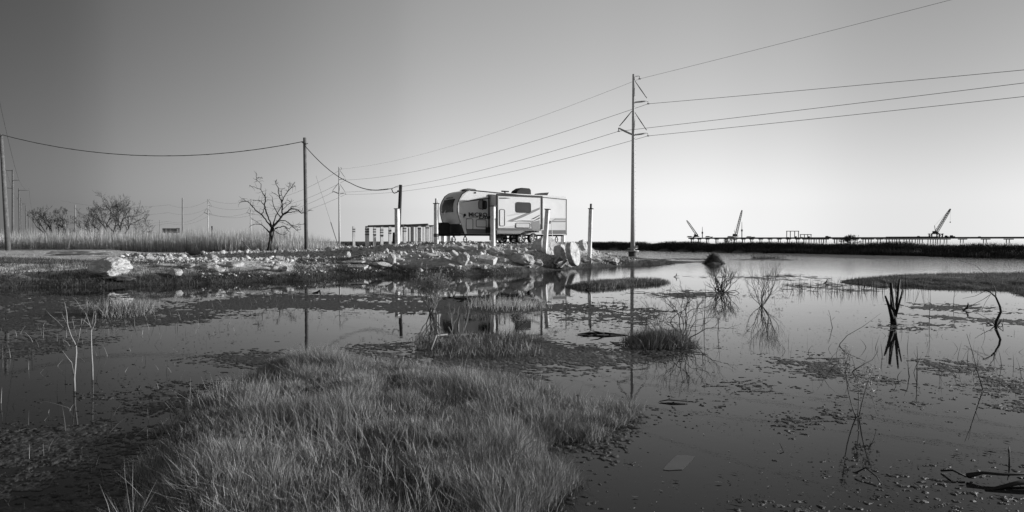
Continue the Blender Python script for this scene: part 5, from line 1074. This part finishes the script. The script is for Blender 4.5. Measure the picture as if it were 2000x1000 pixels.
for i, (x, y, h_, dx, lab) in enumerate([(1776, 736, 37, -5, 'thin dark stalk right of the curved weed, leaning left'), (1791, 738, 62, 0, 'tall thin dark stalk right of the curved weed'), (1626, 640, 34, -8, 'slanting dark stalk below the feathery bush'), (1498, 642, 40, 4, 'dark stalk in the reflection of the feathery bush'), (1375, 645, 88, 3, 'tall bent thin stalk between the tussock bush and the feathery bush'),
                                      (1402, 650, 60, 4, 'second bent stalk right of the tall bent one'), (1920, 762, 110, -32, 'long leaning stalk at the right rooted in the dark mat'), (1815, 630, 60, 2, 'straight bare stalk beside the arched branch'), (1862, 600, 48, 3, 'thin hazy stalk on the near side of the flat right island'), (1650, 730, 40, 12, 'short stalk left of the curved weed')]):
    Dd = gp(x, y)[1]; sticks('bare_stalk', lab, 'stalk', [[(x, y + 1, 9, 0), (x + dx * .4, y - h_ * .4, 7, .02), (x + dx * .7 + 1, y - h_ * .7, 5, .05), (x + dx, y - h_, 3, .1)], [(x + dx * .4, y - h_ * .4, 4, .02), (x + dx * .4 + 8, y - h_ * .62, 2.5, .1)], [(x + dx * .6, y - h_ * .6, 3, .02), (x + dx * .6 - 6, y - h_ * .8, 2, -.1)]], y, Dd, 'twigd')
for k_, (x, y) in enumerate([(72, 700), (1500, 632)]): pass
# clumps, stub, duck-dark snag in the water near the bank
b = MB(); P = gpz(620, 575, 0); b.tube([P + Vector((-.14, 0, .03)), P + Vector((0, 0, .05)), P + Vector((.06, 0, .12)), P + Vector((.08, .02, .0))], [.02, .045, .03, .02], 8); tag(b.build('snag', M['twigd']), 'small black snag sticking out of the water below the lone wooden pole', 'snag')
for x, y, lab in [(1321, 541, 'thin black snag in open water right of the grass strip'), (1150, 566, 'short black snag under the slope of the pad, right of the trailer reflection'), (1890, 606, 'dark stub poking from the water left of the arched branch'), (1615, 553, 'dark snag at the left of the flat right island')]:
    P = gpz(x, y, 0); b = MB(); b.tube([P + Vector((-.12, 0, .0)), P + Vector((-.02, 0, .04)), P + Vector((.01, 0, .12)), P + Vector((.02, .02, .17))], [.012, .024, .018, .006], 6); b.tube([P + Vector((0, 0, .04)), P + Vector((.14, .04, .05))], [.015, .005], 5); tag(b.build('snag', M['twigd']), lab, 'snag', 'black snags in the shallows')
dm = bush(1400, 566, 'dark leafy clump at the left foot of the low spreading bush', 6, .38, 31, 'twigd', .016, .4, 2, 40, .3, z=0, name='leafy_clump', cat='plant')
# the pale board lying in the shallows
b = MB(); P = [gp(x, y) for x, y in ((1322, 890), (1338, 889.5), (1357, 892), (1351, 900), (1343, 908), (1332, 918), (1318, 918.5), (1306, 919.5), (1295, 918), (1303, 908), (1312, 899))]; nP = len(P)
V = [(x, y, .0035) for x, y in P] + [(x, y, -.012) for x, y in P]; b.add(V, [tuple(range(nP)), tuple(range(2 * nP - 1, nP - 1, -1))] + [(i, i + nP, (i + 1) % nP + nP, (i + 1) % nP) for i in range(nP)]); tag(b.build('drowned_board', M['board']), 'pale rectangular board lying awash in the dark water at the bottom', 'board')

# ================================================================== FAR BRIDGE AND CRANES
def fb(x, y): # point on the bridge line, farther to the left
    D = np.interp(x, [1320, 2000], [820, 640]); return at(x, y, float(D))
be = empty('bridge', (fb(1700, 470).x, fb(1700, 470).y, 0), 0, 'long low trestle bridge on the right horizon behind the levee', 'bridge'); o0 = be.location
def deck(x0, x1, y0, y1, wd, name, m='bridge'):
    a, c = fb(x0, (y0 + y1) / 2), fb(x1, (y0 + y1) / 2); ha = abs(fb(x0, y0).z - fb(x0, y1).z); b = MB(); d = c - a
    b.box((0, 0, 0), (Vector((d.x, d.y)).length, wd, ha), Matrix.Rotation(math.atan2(d.y, d.x), 3, 'Z')); o = b.build(name, M[m], be); o.location = (a + c) / 2 - o0; return o
deck(1395, 2150, 463.2, 466.2, 9, 'deck'); deck(1920, 2300, 462.6, 463.4, 9.4, 'parapet')
deck(1345, 1480, 464.0, 466.5, 7, 'work_deck'); deck(1730, 1830, 462.0, 464.2, 7, 'work_deck')
def bent(x, w_, n, name='pier'):
    b = MB(); c = fb(x, 467)
    b.box((0, 0, fb(x, 467.2).z), (w_, 7, .9))
    for i in range(n): b.tube([((i / (n - 1) - .5) * w_ * .85, (i % 2) * 2, -1), ((i / (n - 1) - .5) * w_ * .85, (i % 2) * 2, fb(x, 466.5).z)], .38, 6)
    o = b.build(name, M['bridge'], be); o.location = Vector((c.x, c.y, 0)) - o0
for x in [1612, 1633, 1659, 1689, 1700, 1718, 1735, 1755, 1780, 1800, 1835, 1848, 1880, 1925, 1970, 2015, 2060]: bent(x, 5.5, 4)
for x in [1352, 1366, 1382, 1400, 1418, 1436, 1452, 1468, 1486, 1504, 1522, 1540, 1558, 1572, 1582, 1592, 1602, 1645, 1672, 1745, 1768, 1790, 1815, 1825]: bent(x, 3.5, 3, 'trestle_bent')
def lattice(b, p0, p1, w0, w1, r, n=12):
    p0, p1 = Vector(p0), Vector(p1); d = (p1 - p0).normalized(); a = d.cross(Vector((0, 1, 0))).normalized(); c = Vector((0, 1, 0)); pr = []
    for i in range(n + 1):
        t = i / n; ww = (w0 + (w1 - w0) * t) / 2 * (1 if t < .85 else 1 - (t - .85) * 4); q = p0.lerp(p1, t); pr.append([q + a * ww * s1 + c * ww * s2 for s1, s2 in ((1, 1), (1, -1), (-1, -1), (-1, 1))])
    for k in range(4): b.tube([q[k] for q in pr], r, 4)
    for i in range(n):
        for k in range(4): b.tube([pr[i][k], pr[i + 1][(k + 1) % 4]], r * .6, 3)
def crane(xc, yc, xt, yt, label, cab=(4, 3), mast=None, hook=None, frame=None):
    D = float(np.interp(xc, [1320, 2000], [815, 635])); o_ = at(xc, yc, D); e = empty('crane', o_, 0, label, 'crane', 'construction cranes on the far bridge')
    u = D / F; b = MB(); lattice(b, (.6 * u, 0, 0), ((xt - xc) * u, 0, (yc - yt) * u), 2.4, 1.6, .26); b.build('boom', M['crane'], e)
    b = MB(); b.box((-1.5 * u, 0, 0), (7 * u, 3, 2.6 * u)); b.box((-3.5 * u, 0, .8 * u), (3.4 * u, 3.2, 3 * u)); b.build('cab', M['craned'], e, bevel=.1)
    b = MB(); b.tube([(-1 * u, 0, 1 * u), (-3 * u, 0, 9 * u if mast is None else mast * u)], .3, 5); b.tube([(-3 * u, 0, 9 * u if mast is None else mast * u), ((xt - xc) * u, 0, (yc - yt) * u)], .06, 4); b.build('mast', M['craned'], e)
    b = MB(); b.box((-1 * u, 0, -2 * u), (10 * u, 4, 1.6 * u)); b.build('tracks', M['craned'], e, bevel=.1)
    if hook: b = MB(); b.tube([((xt - xc) * u, 0, (yc - yt) * u), ((xt - xc) * u, 0, (yc - hook) * u)], .07, 4); b.box(((xt - xc) * u, 0, (yc - hook) * u), (.9, .5, 1.4)); b.build('hook', M['craned'], e)
    if frame:
        b = MB()
        for dx in (-13, -8, 2, 7, 13): b.box(((dx) * u, 0, -6.5 * u), (.9, .9, 8 * u))
        b.box((0, 0, -3.4 * u), (27 * u, 4, .9 * u)); b.tube([(-13 * u, 0, -9.5 * u), (-8 * u, 0, -3.5 * u)], .3, 4); b.tube([(2 * u, 0, -9.5 * u), (13 * u, 0, -3.5 * u)], .3, 4); b.tube([(2 * u, 0, -3.5 * u), (13 * u, 0, -9.5 * u)], .3, 4); b.build('gantry', M['craned'], e)
    return e
crane(1361, 460, 1341, 430.5, 'leftmost crane, its boom leaning left above the levee')
crane(1437, 459, 1448.8, 410.5, 'middle crane with a near-vertical boom')
crane(1828, 453.5, 1855.5, 408, 'rightmost and largest crane, on a tall gantry with its boom leaning right', mast=13, hook=434, frame=True)
def lead(x, y0, label):
    D = float(np.interp(x, [1320, 2000], [815, 635])); a, c = at(x, 464, D), at(x, y0, D); b = MB(); b.tube([a, a.lerp(c, .5), a.lerp(c, .52), c], [.6, .55, .4, .22], 6); b.box(a.lerp(c, .45), (1.7, 1.5, 2.5)); tag(b.build('piling_rig', M['craned']), label, 'piling rig', 'piling rigs')
lead(1371.8, 443, 'thin vertical piling rig right of the leftmost crane'); lead(1449, 433, 'thin vertical piling rig right of the middle crane')
def gantry(xs, y0, y1, label):
    D = float(np.interp(xs[0], [1320, 2000], [815, 635])); o_ = at(xs[0], y1, D); b = MB(); u = D / F
    for x in xs: b.box(((x - xs[0]) * u, 0, (y1 - y0) * u / 2), (.7, .7, (y1 - y0) * u))
    b.box(((xs[-1] - xs[0]) * u / 2, 0, (y1 - y0) * u), ((xs[-1] - xs[0] + 2) * u, .8, .8)); b.box(((xs[-2] - xs[0] + 2) * u, 0, 2 * u), (3 * u, 2, 3 * u)); b.box((2.4 * u, 0, 1 * u), (3 * u, 2, 2 * u))
    o = b.build('gantry_frame', M['craned']); o.location = o_; tag(o, label, 'gantry', 'open gantry frames')
gantry([1536.5, 1543.5, 1552, 1559.5], 451.5, 465, 'taller open steel gantry frame on the bridge between cranes')
gantry([1563.5, 1571, 1577.5, 1584], 458, 465, 'lower open steel gantry frame right of the taller one')
for i, (x, w_, h_, lab) in enumerate([(1385, 14, 2.6, 'parked machine right of the leftmost piling rig'), (1350, 16, 2.6, 'low barge machinery under the leftmost crane'), (1427, 12, 2.6, 'machinery left of the middle crane'), (1466, 16, 2.2, 'low machinery right of the middle crane'), (1617, 9, 3, 'small vehicle on the bridge left of the levee tree'), (1795, 6, 3, 'boxy vehicle left of the largest crane'), (1849, 6, 4, 'boxy equipment right of the largest crane'), (1860, 8, 4.5, 'second box of equipment right of the largest crane'), (1914, 5, 2, 'single vehicle on the bridge at the right')]):
    D = float(np.interp(x, [1320, 2000], [815, 635])) - 1; u = D / F; o_ = at(x, 463.5, D); b = MB(); b.box((0, 0, h_ * u * .25), (w_ * u, 2.5, h_ * u * .5)); b.box((-w_ * u * .2, 0, h_ * u * .6), (w_ * u * .45, 2.2, h_ * u * .6)); b.tube([(w_ * .3 * u, -1.3, 0), (w_ * .3 * u, 1.3, 0)], .5, 8)
    o = b.build('machinery', M['craned'], bevel=.08); o.location = o_; tag(o, lab, 'machine', 'machines parked on the bridge')
